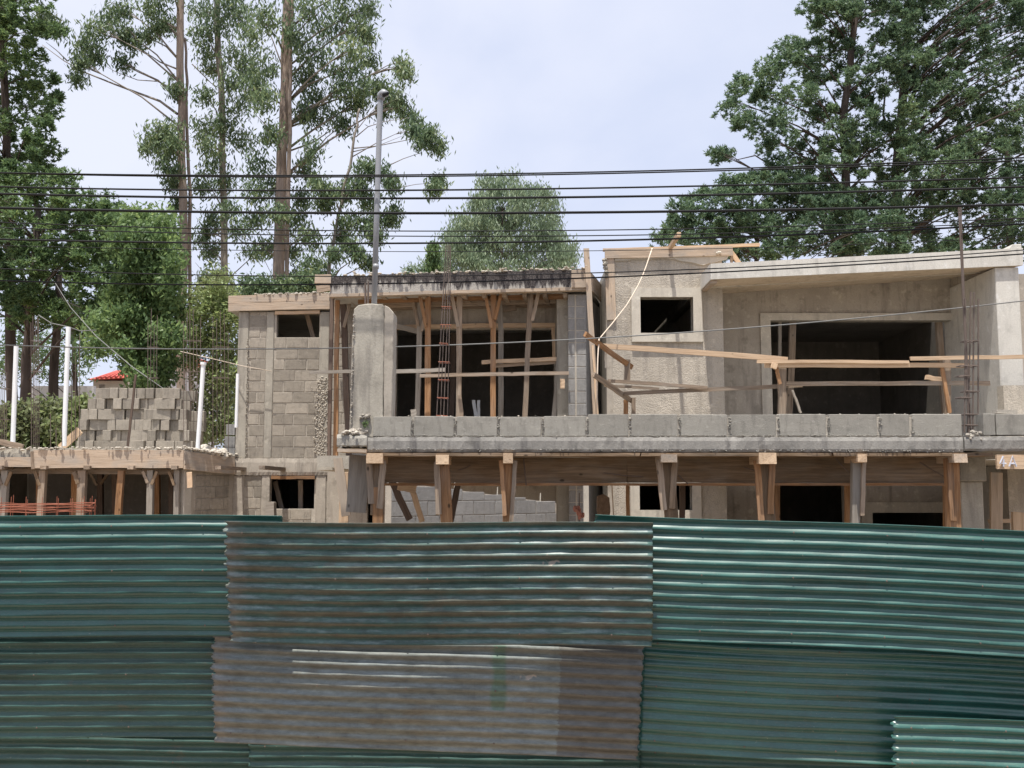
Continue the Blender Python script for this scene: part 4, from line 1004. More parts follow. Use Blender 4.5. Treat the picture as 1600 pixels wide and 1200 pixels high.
timber('ceiling_beam', W(-160, 737, 17.3), W(285, 737, 17.3), .09, .05, M['wood'], an)
ga = 'shoring posts under the annex slab'
for (a_, b_, w_, mt, br, lb) in ((9, 5, 10, 'wood_grey', True, 'leftmost grey post under the annex slab, at the orange rebar ring'), (68, 64, 9.5, 'wood', 'l', 'post under the annex slab rising through the right side of the orange rebar ring'),
                                 (129, 126, 12, 'wood', 'l', 'thick brown post under the annex, just right of the rebar ring'), (190, 185, 9, 'wood_orange', False, 'slim orange post under the middle of the annex slab'),
                                 (236, 235, 9, 'wood_grey', True, 'post with a wide forked top under the annex slab'), (277, 277, 8, 'wood_grey', 'l', 'post with one brace beside the annex corner column')):
    shore(a_, 735, b_, 805, YA + .1, w_, M[mt], lb, ga, br, head=False, bx=11, bh=22)
gi = 'props deep inside the annex'
for (a_, w_, mt, lb, yy) in ((118, 9, 'wood_orange', 'orange prop behind the thick brown annex post', 18.3), (157, 8, 'wood_dark', 'dark forked prop deep inside the annex', 19.5), (180, 8, 'wood_dark', 'dark prop beside the slim orange annex post', 18.8), (61, 7, 'wood_orange', 'brown prop just left of the second annex post', 18.2), (245, 9, 'wood_orange', 'reddish prop right of the forked annex post', 19.0), (268, 7, 'wood_dark', 'dark prop near the annex corner', 18.4)):
    shore(a_, 738, a_, 805, yy, w_, M[mt], lb, gi, a_ in (157,), head=False, name='inner_prop', bx=14, bh=20)

# big block stack on the annex roof
rows = [(609, 144, 279), (625, 136, 281), (641, 125, 289), (657.5, 125, 291), (673.5, 121, 297), (689, 120, 303)]
zroof = zt + .01; nrow = len(rows)
names = ['top', 'second', 'third', 'fourth', 'fifth', 'bottom']
hgt = .192
YS = 18.6
for r_, (yt, xl, xr) in enumerate(rows):
    lvl = nrow - 1 - r_; zc_ = zroof + lvl * hgt + hgt / 2
    xw, xe_ = W(xl, 650, YS).x, W(xr, 650, YS).x; x = xw; prev = 0
    while x < xe_ - .08:
        t_ = (x - xw) / (xe_ - xw); long_ = R.random() < (.55 if t_ > .6 or r_ == 0 else .16)
        w_ = .33 if long_ else .155; w_ = min(w_, xe_ - x)
        d = .155 if long_ else .38
        jit_ = R.choice((0, 0, .03, -.05, .06)) + R.uniform(-.015, .015)
        if not (r_ == 0 and .32 < t_ < .36) and not (r_ == 1 and .80 < t_ < .84):
            yc = YS + d / 2 + jit_ + .12 * max(0, t_ - .6)
            o = block((x + w_ / 2, yc, zc_ + R.uniform(-.001, .001)), (w_ - .005, d, hgt - .002), M['block'], None, R.uniform(-.06, .06) + (.10 if long_ else 0), name='concrete_block')
            tag(o, 'grey concrete block in the %s course of the big stack on the annex roof' % names[r_], 'concrete block', 'blocks in the %s course of the big stack' % names[r_])
            if R.random() < .0: pass
        x += w_ + R.uniform(0, .006)
    # second row of blocks behind, closing the stack
    x = xw + .1
    while x < xe_ - .2:
        o = block((x + .2, YS + .62, zc_), (.39, .155, hgt - .004), M['block'], None, 0, name='concrete_block')
        tag(o, 'grey concrete block in the %s course of the big stack on the annex roof' % names[r_], 'concrete block', 'blocks in the %s course of the big stack' % names[r_]); x += .4
# pipes, poles on the annex
gpv = 'white plastic pipes standing on the annex roof'
for (a_, b_, c_, d_, w_, lb) in ((25.5, 541, 20, 694, 7.5, 'white plastic pipe at the far left of the annex roof'), (107, 511, 100, 697, 7.5, 'tall white plastic pipe left of the block stack'), (318, 566, 309, 702, 7, 'white capped pipe leaning right of the block stack'), (371.5, 584, 369, 668, 5, 'short white pipe against the corner of the block wall')):
    t = thing('plastic_pipe', lb, 'pipe', W(c_, d_, 17.6), gpv)
    m = MB(); m.tube([W(a_, b_, 17.6), W((a_ + c_) / 2, (b_ + d_) / 2, 17.6), W(c_, d_, 17.6)], w_ * 17.6 / F / 2, 10); m.build('pipe', M['pvc'], t, smooth=False)
    if a_ == 318: m = MB(); m.tube([W(318, 566, 17.6), W(317.6, 570, 17.6)], .052, 10); m.build('cap', M['pvc'], t)
lone('leaning_bar', 212, 585, 199, 702, 17.3, 3.2, 'wood_dark', 'dark stick leaning on the front of the block stack', 'stick', h=.03)
lone('tilted_board', 95, 700, 125, 672, 17.9, 12, 'wood_new', 'pale board tilted against the left side of the block stack', 'board')
lone('tilted_board', -12, 688, 36, 699, 17.1, 9, 'wood', 'brown board lying tilted at the far left of the annex roof', 'board')
def starter(px_, yt, yb, n, spread, Y, lb):
    t = thing('starter_bars', lb, 'rebar', W(px_, yb, Y), 'starter bars sticking out of the annex roof')
    for i in range(n):
        a_ = px_ + spread * (i / max(1, n - 1) - .5); m = MB()
        m.tube([W(a_ + R.uniform(-1, 1), yt + R.uniform(0, 40), Y), W(a_ + R.uniform(-.6, .6), (yt + yb) / 2, Y), W(a_, yb, Y + R.uniform(-.05, .1))], .0062, 4); m.build('bar', M['rebar'], t)
    if n >= 4:
        for yy in (yt + 62, yt + 110):
            m = MB(); A, B = W(px_ - spread / 2 - 1, yy, Y), W(px_ + spread / 2 + 1, yy, Y); m.tube([A, B, B + Vector((0, .12, 0)), A + Vector((0, .12, 0)), A], .006, 4); m.build('stirrup', M['rebar'], t)
starter(55, 470, 702, 5, 12, 17.5, 'bundle of thin starter bars between the two white pipes at the left')
starter(118, 518, 700, 3, 12, 17.7, 'three thin starter bars just right of the tall white pipe')
starter(6, 545, 700, 4, 8, 17.5, 'starter bars at the far left edge of the annex roof')
starter(300, 470, 705, 6, 26, 17.6, 'starter bars between the block stack and the capped pipe')
starter(345, 480, 712, 5, 24, 18.2, 'starter bars between the capped pipe and the block wall')
starter(238, 480, 606, 4, 14, 19.4, 'starter bars rising behind the block stack')
starter(88, 640, 700, 3, 18, 17.4, 'short starter bars left of the tall white pipe')
lumps('rubble_heap', [W(318, 703, 17.8), W(352, 712, 18.2)], .03, .09, M['rubble'], None, 40, (.08, .12, .03), 98, .8)
tag(bpy.context.scene.objects['rubble_heap'], 'pale rubble heaped on the annex roof beside the capped pipe', 'rubble')
# rebar ring, orange
ring = thing('rebar_ring', 'ring of orange-red rebar with short upright stubs standing behind the fence at the left', 'rebar', W(20, 812, 14))
for k in range(4):
    m = MB(); cx_, cy_ = W(18, 800, 14).x, 14.9; z_ = W(18, 789 + k * 4.0, 14).z
    m.tube([(cx_ + .72 * math.cos(t_) + R.uniform(-.01, .01), cy_ + .72 * math.sin(t_), z_ + R.uniform(-.01, .01)) for t_ in [2 * math.pi * i / 28 for i in range(29)]], .0065, 5, cap=False); m.build('hoop', M['rebar_red'], ring)
for k in range(22):
    t_ = 2 * math.pi * k / 22; m = MB(); m.tube([(cx_ + .72 * math.cos(t_), cy_ + .72 * math.sin(t_), 1.2), (cx_ + .72 * math.cos(t_), cy_ + .72 * math.sin(t_), W(18, 779, 14).z + R.uniform(-.03, .05))], .0045, 4); m.build('upright', M['rebar_red'], ring)

# ------------------------------------------------------------------ background houses behind the trees
vh = thing('villa', 'small cream villa with a red tiled hip roof behind the trees', 'house', W(165, 600, 40))
Yv = 40
A = [W(136, 593, Yv), W(196, 590, Yv), W(196, 590, Yv) + Vector((0, 5, 0)), W(136, 593, Yv) + Vector((0, 5, 0))]; ap = W(184, 571, Yv + 1.5); ap2 = W(190, 571, Yv + 1.5)
ap.y = ap2.y = Yv + 2.5
m = MB(); m.add([A[0], A[1], A[2], A[3], ap, ap2], [(0, 1, 5, 4), (0, 4, 3), (1, 2, 5), (2, 3, 4, 5), (3, 2, 1, 0)]); rfo = m.build('roof', M['tile'], vh)
for i in range(9):
    t_ = i / 8; p_ = A[0].lerp(A[1], t_); q_ = Vector((ap.x + (p_.x - ap.x) * .35, ap.y - .8, ap.z - .25))
    if t_ > .15:
        m = MB(); m.tube([p_ + Vector((0, -.02, .03)), q_ + Vector((0, -.02, .03))], .05, 5); m.build('tile_ridge', M['tile'], rfo)
x0, x1, z0, z1 = rect(140, 593, 210, 640, Yv); m = MB(); m.box(x0, x1, Yv + .3, Yv + 4.6, 0, z1 - .02); m.build('wall', M['trim'], vh)
x0, x1, z0, z1 = rect(174, 557, 204, 600, Yv + 3); m = MB(); m.box(x0, x1, Yv + 5.2, Yv + 8, 0, z1 - .0); m.build('upper_wall', M['trim'], vh)
x0, x1, z0, z1 = rect(150, 600, 158, 622, Yv); m = MB(); m.box(x0, x1, Yv + .27, Yv + .29, z0, z1); m.build('window', M['inside'], vh)
m = MB(); x0, x1, z0, z1 = rect(36, 603, 146, 640, 36); m.box(x0, x1, 36, 36.2, 0, z1); tag(m.build('white_wall', M['white_wall']), 'long white boundary wall behind the hedge at the left', 'wall')
vr = thing('far_villa', 'distant house with small red roof seen between the eucalyptus trunks', 'house', W(285, 600, 52))
m = MB(); a_ = [W(262, 572, 52), W(312, 572, 52), W(300, 555, 52), W(272, 556, 52)]; m.loft(a_, [p + Vector((0, 4, 0)) for p in a_]); m.build('roof', M['tile'], vr)
x0, x1, z0, z1 = rect(265, 573, 310, 640, 52.4); m = MB(); m.box(x0, x1, 52.4, 55.6, 0, z1); m.build('wall', M['white_wall'], vr)

# ------------------------------------------------------------------ vegetation
rng = np.random.default_rng(11)
def leaves(name, clumps, mat, parent, ln, wd, dens, kind='leaf', droop=0.0, seed=0, tuft=.3, per=14, zsc=1.0):
    """clumps: (center Vector, rx, ry, rz metres). Small quads grouped in sprays through each clump's volume"""
    r = np.random.default_rng(seed); P = []; D = []
    for c, rx, ry, rz in clumps:
        if kind == 'pine': rx, ry, rz = rx * 1.35, ry * 1.5, rz * 1.5
        nt_ = max(3, int(dens * DK[kind] * (rx * rz + .3) ** .95))
        u = r.normal(size=(nt_, 3)); u /= np.linalg.norm(u, axis=1)[:, None]
        rad = r.random(nt_) ** .42
        cen = np.array(c) + u * rad[:, None] * np.array([rx, ry, rz])
        k = per; cc = np.repeat(cen, k, 0)
        d = r.normal(size=(nt_ * k, 3)); d /= np.linalg.norm(d, axis=1)[:, None]
        if kind == 'pine':
            d[:, 2] = d[:, 2] * .8 + .3; sz = np.repeat(r.uniform(.5, 1.3, (nt_, 1)), k, 0); pos = cc + d * ln * .5 * sz * r.uniform(.2, 1.1, (len(d), 1))
        else:
            pos = cc + r.normal(size=cc.shape) * tuft * np.array([1, 1, zsc]); d[:, 2] -= droop
        d /= np.linalg.norm(d, axis=1)[:, None]
        P.append(pos); D.append(d)
    P = np.concatenate(P); D = np.concatenate(D); n = len(P)
    side = np.cross(D, r.normal(size=(n, 3))); side /= np.linalg.norm(side, axis=1)[:, None] + 1e-9
    s = r.uniform(.65, 1.25, (n, 1)); off = np.array(root_loc(parent))
    a = P - D * ln / 2 * s; b = P + side * wd / 2 * s; c_ = P + D * ln / 2 * s; d_ = P - side * wd / 2 * s
    co = (np.stack([a, b, c_, d_], 1).reshape(-1, 3) - off).astype(np.float32)
    me = bpy.data.meshes.new(name); me.vertices.add(4 * n); me.vertices.foreach_set('co', co.ravel())
    me.loops.add(4 * n); me.loops.foreach_set('vertex_index', np.arange(4 * n, dtype=np.int32))
    me.polygons.add(n); me.polygons.foreach_set('loop_start', np.arange(0, 4 * n, 4, dtype=np.int32)); me.update(calc_edges=True)
    me.materials.append(mat)
    o = bpy.data.objects.new(name, me); C.objects.link(o)
    if parent: o.parent = parent
    LEAFN[0] += n
    return o
LEAFN = [0]
DK = {'pine': 4.1, 'leaf': 1.9}
def pxclumps(lst, Y, r, dvar=1.2, thick=1.0):
    out = []
    for c in lst:
        x, y, rx, ry = c[:4]; yy = Y + r.uniform(-dvar, dvar)
        p = W(x, y, yy); out.append((p, rx * yy / F, max(rx, ry) * yy / F * thick, ry * yy / F))
    return out
def inpoly(x, y, poly):
    k = False; j = len(poly) - 1
    for i in range(len(poly)):
        xi, yi = poly[i]; xj, yj = poly[j]
        if (yi > y) != (yj > y) and x < (xj - xi) * (y - yi) / (yj - yi) + xi: k = not k
        j = i
    return k
def polyclumps(poly, n, rmin, rmax, r, mind=.9, holes=()):
    xs = [p[0] for p in poly]; ys = [p[1] for p in poly]; out = []
    for _ in range(n * 30):
        x, y = r.uniform(min(xs), max(xs)), r.uniform(min(ys), max(ys)); rd = r.uniform(rmin, rmax)
        if not inpoly(x, y, poly): continue
        if any(math.hypot(x - a_[0], y - a_[1]) < (rd + a_[2]) * mind * .75 for a_ in out): continue
        if any(math.hypot(x - h[0], (y - h[1])) < h[2] + rd * .6 for h in holes): continue
        out.append((x, y, rd * r.uniform(1, 1.4), rd * r.uniform(.6, .85)))
        if len(out) >= n: break
    base_n = len(out)
    for _ in range(int(base_n * 1.0)):
        for _t in range(20):
            x, y = r.uniform(min(xs), max(xs)), r.uniform(min(ys), max(ys))
            if inpoly(x, y, poly) and not any(math.hypot(x - h[0], y - h[1]) < h[2] for h in holes): out.append((x, y, rmin * r.uniform(.4, .8), rmin * r.uniform(.35, .6))); break
    return out
def trunk_mesh(pts, Y, w0, w1, limbs, r, clumps, nlimb=None, spring=.55, lw=.35, bark='bark_euc', parent=None, maxlen=99):
    """pts: trunk pixels bottom to top"""
    m = MB(); P = [W(x, y, Y) for x, y in pts]
    if P[0].z > 0: P.insert(0, Vector((P[0].x - (P[1].x - P[0].x) * .3, Y, 0)))
    # resample with small wobble
    Q = []; 
    for i in range(len(P) - 1):
        for k in range(4):
            p = P[i].lerp(P[i + 1], k / 4); Q.append(p + Vector((r.uniform(-.03, .03), r.uniform(-.03, .03), 0)))
    Q.append(P[-1]); n = len(Q)
    rads = [(w0 + (w1 - w0) * i / (n - 1)) * Y / F / 2 for i in range(n)]; rads[0] *= 1.25
    m.tube(Q, rads, 10); m.build('trunk', M[bark], parent, smooth=True)
    m = MB()
    use = [c_ for i_, c_ in enumerate(clumps) if i_ % 2 == 0] if bark != 'bark_dark' else [c_ for i_, c_ in enumerate(clumps) if i_ % 3 == 0]
    for (c, rx, ry, rz) in use:
        # springing point lower on the trunk
        zt_ = c.z - spring * abs(c.x - Q[n // 2].x) - .3; best = min(range(n), key=lambda i: abs(Q[i].z - zt_)); a_ = Q[best]
        if (c - a_).length > maxlen: continue
        mid1 = a_.lerp(c, .4) + Vector((0, 0, (c - a_).length * .07 + r.uniform(-.1, .1))); mid2 = a_.lerp(c, .75) + Vector((r.uniform(-.15, .15), 0, (c - a_).length * .05))
        r0 = min(rads[best] * lw, .02 + .016 * (c - a_).length) * (1 if bark != 'bark_dark' else .6)
        m.tube([a_, mid1, mid2, c], [r0, r0 * .7, r0 * .45, r0 * .2], 5)
        for q in range(5 if bark != 'bark_dark' else 2):
            e_ = c + Vector((r.uniform(-1, 1) * rx * .85, r.uniform(-1, 1) * ry * .7, r.uniform(-.7, .8) * rz)); m.tube([mid2, mid2.lerp(e_, .55) + Vector((0, 0, .08)), e_], [r0 * .4, r0 * .28, .008], 4, cap=False)
    for L_ in limbs:
        pp = [W(x, y, Y + .3 * i) for i, (x, y) in enumerate(L_[0])]; k = len(pp)
        m.tube(pp, [L_[1] * Y / F / 2 * (1 - .75 * i / (k - 1)) for i in range(k)], 6)
    if m.v: m.build('branches', M[bark if bark == 'bark_dark' else 'bark_grey'], parent, smooth=True)

def tree(name, label, Y, tr, w0, w1, lst, mat, bark, ln, wd, dens, kind='leaf', droop=0.0, limbs=(), seed=1, dvar=1.2, thick=1.0, tuft=.3, per=14, group=None, cat='tree', extra_trunks=(), **k):
    r = random.Random(seed); base = W(tr[0][0], tr[0][1], Y); base.z = 0
    t = thing(name, label, cat, base, group); cl = pxclumps(lst, Y, r, dvar, thick)
    trunk_mesh(tr, Y, w0, w1, limbs, r, cl, bark=bark, parent=t, **k)
    for et in extra_trunks: trunk_mesh(et[0], Y + et[3], et[1], et[2], (), r, [], bark=bark, parent=t)
    leaves('crown', cl, M[mat], t, ln, wd, dens, kind, droop, seed, tuft, per)
    return t
rv = random.Random(99)
# right pines: three trees sharing the mass
polyA = [(1262, -60), (1275, 35), (1215, 80), (1180, 105), (1145, 135), (1133, 165), (1142, 200), (1178, 222), (1200, 250), (1225, 290), (1240, 340), (1400, 350), (1430, 200), (1420, -60)]
polyB = [(1400, -60), (1410, 120), (1430, 250), (1400, 345), (1440, 400), (1640, 400), (1680, 200), (1680, -60)]
polyC = [(1130, 285), (1095, 302), (1055, 325), (1042, 350), (1036, 378), (1100, 400), (1230, 405), (1420, 400), (1400, 330), (1250, 285), (1190, 268)]
holesR = [(1330, 175, 14), (1380, 175, 10), (1478, 358, 18), (1590, 115, 12), (1300, 105, 6), (1585, 150, 14), (1188, 185, 6), (1395, 245, 8), (1540, 370, 12)]
tree('pine_tree', 'large pine with rounded dark crown behind the tower, its left side spreading over the sky', 38,
     [(1322, 480), (1322, 300), (1318, 180), (1335, 40), (1340, -80)], 18, 8, [(1118, 238, 12, 7), (1135, 240, 12, 7), (1126, 248, 14, 7), (1262, 15, 14, 10)] + polyclumps(polyA, 105, 11, 19, rv, .78, holesR), 'leaf_pine', 'bark_dark', .18, .040, 26, 'pine', seed=21, dvar=2.2, per=15, lw=.5, maxlen=11,
     limbs=[([(1322, 210), (1270, 250), (1210, 262), (1180, 243), (1150, 250)], 5), ([(1322, 150), (1385, 95), (1420, 60)], 5)])
tree('pine_tree', 'tallest dark pine at the right edge of the picture', 40, [(1412, 480), (1400, 280), (1412, 150), (1420, 20), (1430, -80)], 20, 9, polyclumps(polyB, 150, 13, 21, rv, .78, holesR), 'leaf_pine', 'bark_dark', .18, .040, 26, 'pine', seed=22, dvar=2.8, per=15, lw=.5, maxlen=13, extra_trunks=(([(1580, 480), (1578, 330), (1570, 200)], 14, 8, 1.5),),
     limbs=[([(1412, 180), (1470, 60), (1500, 0)], 7), ([(1405, 250), (1380, 180), (1385, 120)], 6)])
tree('pine_tree', 'lower bushy pine just right of the tower top, under the overhead cables', 36, [(1180, 480), (1182, 380), (1175, 310)], 9, 5, polyclumps(polyC, 80, 10, 17, rv, .78, [(1225, 335, 6)]), 'leaf_pine', 'bark_dark', .175, .038, 28, 'pine', seed=23, dvar=2.0, per=15, lw=.5)
# left dark pines
polyL1 = [(-80, -60), (70, -60), (72, 20), (92, 38), (70, 75), (75, 100), (118, 150), (108, 165), (72, 190), (68, 215), (85, 235), (112, 265), (108, 285), (-80, 290)]
tree('pine_tree', 'tall pine filling the upper left corner', 31, [(20, 640), (15, 400), (10, 200), (0, -60)], 20, 10, polyclumps(polyL1, 62, 12, 20, rv, .78, [(45, 225, 6)]), 'leaf_dark', 'bark_dark', .165, .041, 26, 'pine', seed=31, dvar=2, per=15, lw=.5)
polyL2 = [(-60, 270), (110, 275), (140, 305), (180, 325), (190, 360), (192, 400), (185, 450), (190, 490), (140, 520), (60, 500), (-60, 520)]
tree('pine_tree', 'broad dark pine with two trunks behind the white pipes', 29.5, [(38, 720), (42, 560), (52, 430), (60, 330)], 22, 10, polyclumps(polyL2, 80, 13, 21, rv, .76, [(5, 500, 20), (60, 395, 5), (110, 500, 6)]), 'leaf_dark', 'bark_dark', .165, .041, 25, 'pine', seed=32, dvar=2.2, per=15, lw=.5,
     extra_trunks=(([(82, 720), (86, 560), (92, 430)], 22, 10, .8),), limbs=[([(45, 480), (90, 488), (130, 482), (180, 490)], 5), ([(50, 470), (20, 440), (0, 425)], 5)])
tree('bushy_tree', 'low shaggy tree filling the gap behind the left pines', 36, [(120, 700), (118, 560), (110, 500)], 10, 6, polyclumps([(-60, 520), (190, 520), (190, 585), (-60, 590)], 30, 12, 18, rv, .95, [(168, 578, 40)]), 'leaf_dark', 'bark_dark', .2, .06, 16, 'leaf', seed=33, dvar=2, tuft=.3, per=12)
# bright leafy tree behind the stack
polyM = [(165, 345), (185, 330), (215, 338), (250, 335), (270, 355), (272, 420), (276, 470), (276, 520), (270, 600), (215, 612), (198, 560), (145, 545), (150, 500), (175, 460), (195, 420), (180, 385)]
tree('leafy_tree', 'bright green leafy tree behind the block stack', 27, [(232, 720), (230, 560), (226, 440)], 8, 4, polyclumps(polyM, 90, 9, 16, rv, .76, [(190, 428, 6), (168, 578, 34)]), 'leaf_bright', 'bark_grey', .15, .065, 34, droop=.8, seed=34, dvar=1.4, tuft=.15, per=12,
     limbs=[([(265, 612), (215, 545), (150, 490), (100, 470), (84, 440)], 4)])
# eucalyptus 1
e1 = [(150, 48, 26, 18), (132, 75, 18, 20), (127, 100, 13, 12), (170, 32, 22, 15), (190, 52, 18, 14), (150, 88, 12, 12), (190, 18, 16, 10), (240, 15, 24, 16), (262, 38, 22, 14), (248, 45, 14, 10), (193, 98, 8, 10), (210, 66, 10, 7), (228, 58, 8, 8), (275, 140, 12, 18), (240, 212, 16, 20), (262, 204, 20, 18), (256, 240, 16, 20), (265, 262, 18, 16), (270, 288, 16, 14), (122, 125, 8, 8), (262, -20, 30, 20), (200, -25, 30, 18), (268, 225, 16, 16), (232, 232, 10, 16), (280, 320, 12, 12), (78, 40, 8, 10), (70, 28, 8, 6), (95, 48, 6, 6)]
tree('eucalyptus_tree', 'tall eucalyptus with a straight pinkish trunk and bare limbs reaching left', 33, [(285, 720), (283, 560), (287, 400), (284, 200), (281, 60), (282, -80)], 15, 11, e1, 'leaf_euc', 'bark_euc', .20, .055, 36, droop=1.2, seed=41, dvar=.8, tuft=.14, per=13, spring=.5, lw=.3, maxlen=4.0,
     limbs=[([(277, 178), (250, 158), (215, 145), (180, 132), (130, 112), (100, 95), (66, 70)], 4.5), ([(270, 140), (240, 123), (215, 112), (190, 98), (165, 85)], 3), ([(277, 108), (250, 97), (225, 80), (200, 72)], 3), ([(277, 45), (250, 30), (215, 15), (165, 2)], 3), ([(277, 56), (262, 42), (240, 38)], 2.5), ([(245, 127), (215, 125), (180, 112), (160, 100)], 1.8), ([(105, 95), (90, 80), (72, 66)], 2.5)],
     extra_trunks=(([(296, 720), (298, 500), (296, 300), (292, 150), (289, 60)], 7.5, 4, .4),))
# eucalyptus 2
e2 = [(318, 18, 26, 16), (358, 8, 32, 18), (315, 52, 20, 18), (345, 42, 26, 20), (378, 26, 24, 20), (322, 82, 18, 14), (332, 110, 16, 12), (370, 88, 28, 20), (388, 112, 24, 18), (362, 130, 24, 16), (345, 192, 22, 16), (318, 200, 24, 20), (325, 230, 24, 16), (370, 170, 22, 18), (340, 262, 26, 20), (378, 222, 22, 20), (318, 292, 16, 16), (352, 292, 22, 14), (330, 348, 20, 18), (360, 330, 18, 16), (330, 392, 20, 18), (398, 150, 18, 16), (320, 150, 14, 12), (350, -25, 40, 20), (318, 370, 14, 12), (372, 362, 16, 12), (328, 440, 20, 20), (372, 460, 14, 16), (335, 490, 18, 22), (395, 395, 20, 10)]
tree('eucalyptus_tree', 'slim grey eucalyptus between the pinkish trunk and the block wall', 35, [(358, 720), (352, 500), (350, 330), (346, 150), (339, 30), (337, -80)], 12, 9, e2, 'leaf_euc', 'bark_grey', .20, .055, 34, droop=1.2, seed=42, dvar=.9, tuft=.15, per=13, spring=.4, lw=.3, maxlen=3.5,
     limbs=[([(350, 350), (375, 375), (410, 400), (430, 440)], 2.5), ([(356, 480), (330, 440), (305, 410)], 2.2), ([(300, 100), (330, 130), (345, 140)], 2), ([(352, 440), (390, 405), (430, 395)], 2)])
# eucalyptus 3
e3 = [(415, 28, 26, 22), (395, 55, 24, 20), (485, 18, 38, 20), (535, 12, 34, 18), (575, 18, 14, 12), (515, 52, 34, 20), (560, 42, 20, 18), (495, 88, 32, 20), (545, 80, 28, 18), (572, 58, 12, 14), (540, 108, 30, 16), (575, 98, 12, 12), (480, 120, 22, 22), (492, 150, 24, 18), (535, 145, 28, 18), (568, 140, 24, 16), (592, 140, 18, 16), (610, 150, 14, 14), (628, 103, 7, 10), (634, 118, 7, 10), (625, 165, 14, 12), (640, 183, 12, 12), (505, 185, 28, 14), (538, 195, 16, 14), (475, 178, 20, 16), (412, 105, 24, 24), (395, 135, 20, 20), (415, 160, 22, 20), (425, 212, 20, 18), (400, 262, 24, 20), (430, 290, 20, 16), (485, 238, 14, 20), (478, 268, 14, 18), (400, 305, 24, 16), (435, 335, 24, 16), (465, 345, 16, 16), (482, 372, 20, 12), (452, 392, 16, 12), (415, 385, 24, 14), (462, 60, 20, 24), (560, 165, 16, 10), (600, 175, 12, 10), (470, 310, 12, 14), (460, -25, 60, 22), (560, -20, 50, 20), (398, 345, 14, 12), (646, 196, 8, 6), (500, 430, 20, 12), (460, 435, 12, 10), (488, 415, 14, 10)]
tree('eucalyptus_tree', 'thick-trunked eucalyptus with a wide crown left of the conduit mast', 32, [(432, 620), (437, 400), (441, 240), (446, 90), (450, -80)], 21, 13, e3, 'leaf_euc', 'bark_euc', .20, .055, 36, droop=1.2, seed=43, dvar=1.1, tuft=.15, per=13, spring=.5, lw=.3, maxlen=4.5,
     limbs=[([(455, 235), (490, 222), (515, 205), (530, 190)], 3), ([(455, 100), (490, 75), (520, 45)], 3.5), ([(435, 225), (415, 195), (400, 180)], 3), ([(447, 120), (425, 60), (400, 20)], 3), ([(470, 262), (510, 215), (560, 175)], 2.6), ([(430, 400), (400, 380), (380, 370)], 2.5)],
     extra_trunks=(([(452, 240), (454, 120), (456, 0), (458, -80)], 7, 5, -.3),))
# thin leaning tree near the mast
e4 = [(662, 222, 12, 15), (672, 210, 10, 8), (684, 232, 10, 14), (572, 262, 18, 9), (592, 270, 18, 14), (612, 290, 12, 12), (560, 290, 16, 14), (500, 290, 14, 14), (515, 305, 12, 12), (505, 322, 10, 8), (540, 302, 16, 12), (575, 318, 14, 20), (615, 335, 9, 15), (608, 345, 7, 8), (545, 348, 22, 14), (575, 352, 18, 14), (590, 372, 14, 6), (535, 372, 12, 8), (685, 284, 9, 9), (678, 297, 9, 6), (560, 400, 8, 8), (548, 385, 8, 8), (650, 205, 8, 6), (520, 400, 6, 7), (578, 412, 6, 5)]
tree('eucalyptus_tree', 'slender leaning eucalyptus with sparse tufts behind the conduit mast', 30, [(503, 560), (515, 410), (530, 330), (546, 262), (558, 195), (562, 170)], 7, 3, e4, 'leaf_euc', 'bark_grey', .18, .05, 44, droop=1.2, seed=44, dvar=.4, tuft=.12, per=13, spring=.3, lw=.5, maxlen=2.4,
     limbs=[([(550, 232), (590, 228), (640, 218), (660, 212)], 2), ([(548, 238), (590, 228), (630, 212)], 1.8), ([(556, 214), (575, 198), (600, 190), (640, 184)], 2), ([(600, 262), (630, 248), (660, 238)], 2), ([(610, 296), (650, 288), (680, 286)], 1.5), ([(560, 200), (580, 175), (595, 160)], 1.6)])
# shrubs above the left roof and behind
tree('bushy_tree', 'grey-green bush rising behind the low left roof', 30, [(400, 620), (400, 470)], 5, 3, polyclumps([(370, 450), (400, 440), (425, 445), (480, 432), (515, 440), (520, 470), (370, 480)], 20, 7, 11, rv, .85), 'leaf_euc', 'bark_grey', .16, .055, 30, droop=.8, seed=45, dvar=1, tuft=.14, per=12)
tree('bushy_tree', 'dry mixed undergrowth between the slim trunks beside the block wall', 28, [(330, 720), (330, 600)], 4, 3, polyclumps([(296, 450), (345, 430), (372, 480), (372, 690), (296, 690)], 48, 7, 12, rv, .95, [(320, 560, 12), (335, 500, 9), (308, 620, 8)]), 'leaf_dry', 'bark_grey', .14, .05, 26, seed=46, dvar=1, tuft=.14, per=12)
# centre tree
polyK = [(735, 300), (765, 283), (800, 280), (835, 292), (865, 315), (875, 335), (862, 348), (880, 365), (897, 385), (900, 400), (885, 425), (670, 425), (672, 400), (695, 378), (712, 350), (728, 330)]
tree('round_tree', 'round grey-green tree rising above the middle roof', 46, [(780, 600), (782, 420), (785, 330)], 6, 3, polyclumps(polyK, 78, 9, 14, rv, .74, [(785, 322, 7), (745, 338, 4)]), 'leaf_grey', 'bark_dark', .22, .06, 22, droop=1.6, seed=51, dvar=2, tuft=.2, per=12, lw=.6)
tree('cypress', 'small dark cypress at the left of the round tree', 40, [(677, 600), (677, 400)], 3, 2, [(677, 388, 5, 6), (677, 396, 6.5, 8), (677, 406, 7.5, 8), (677, 416, 8, 8), (677, 428, 8, 8), (677, 440, 8, 10)], 'leaf_dark', 'bark_dark', .16, .06, 160, droop=-1.5, seed=52, dvar=.1, tuft=.08, per=12)
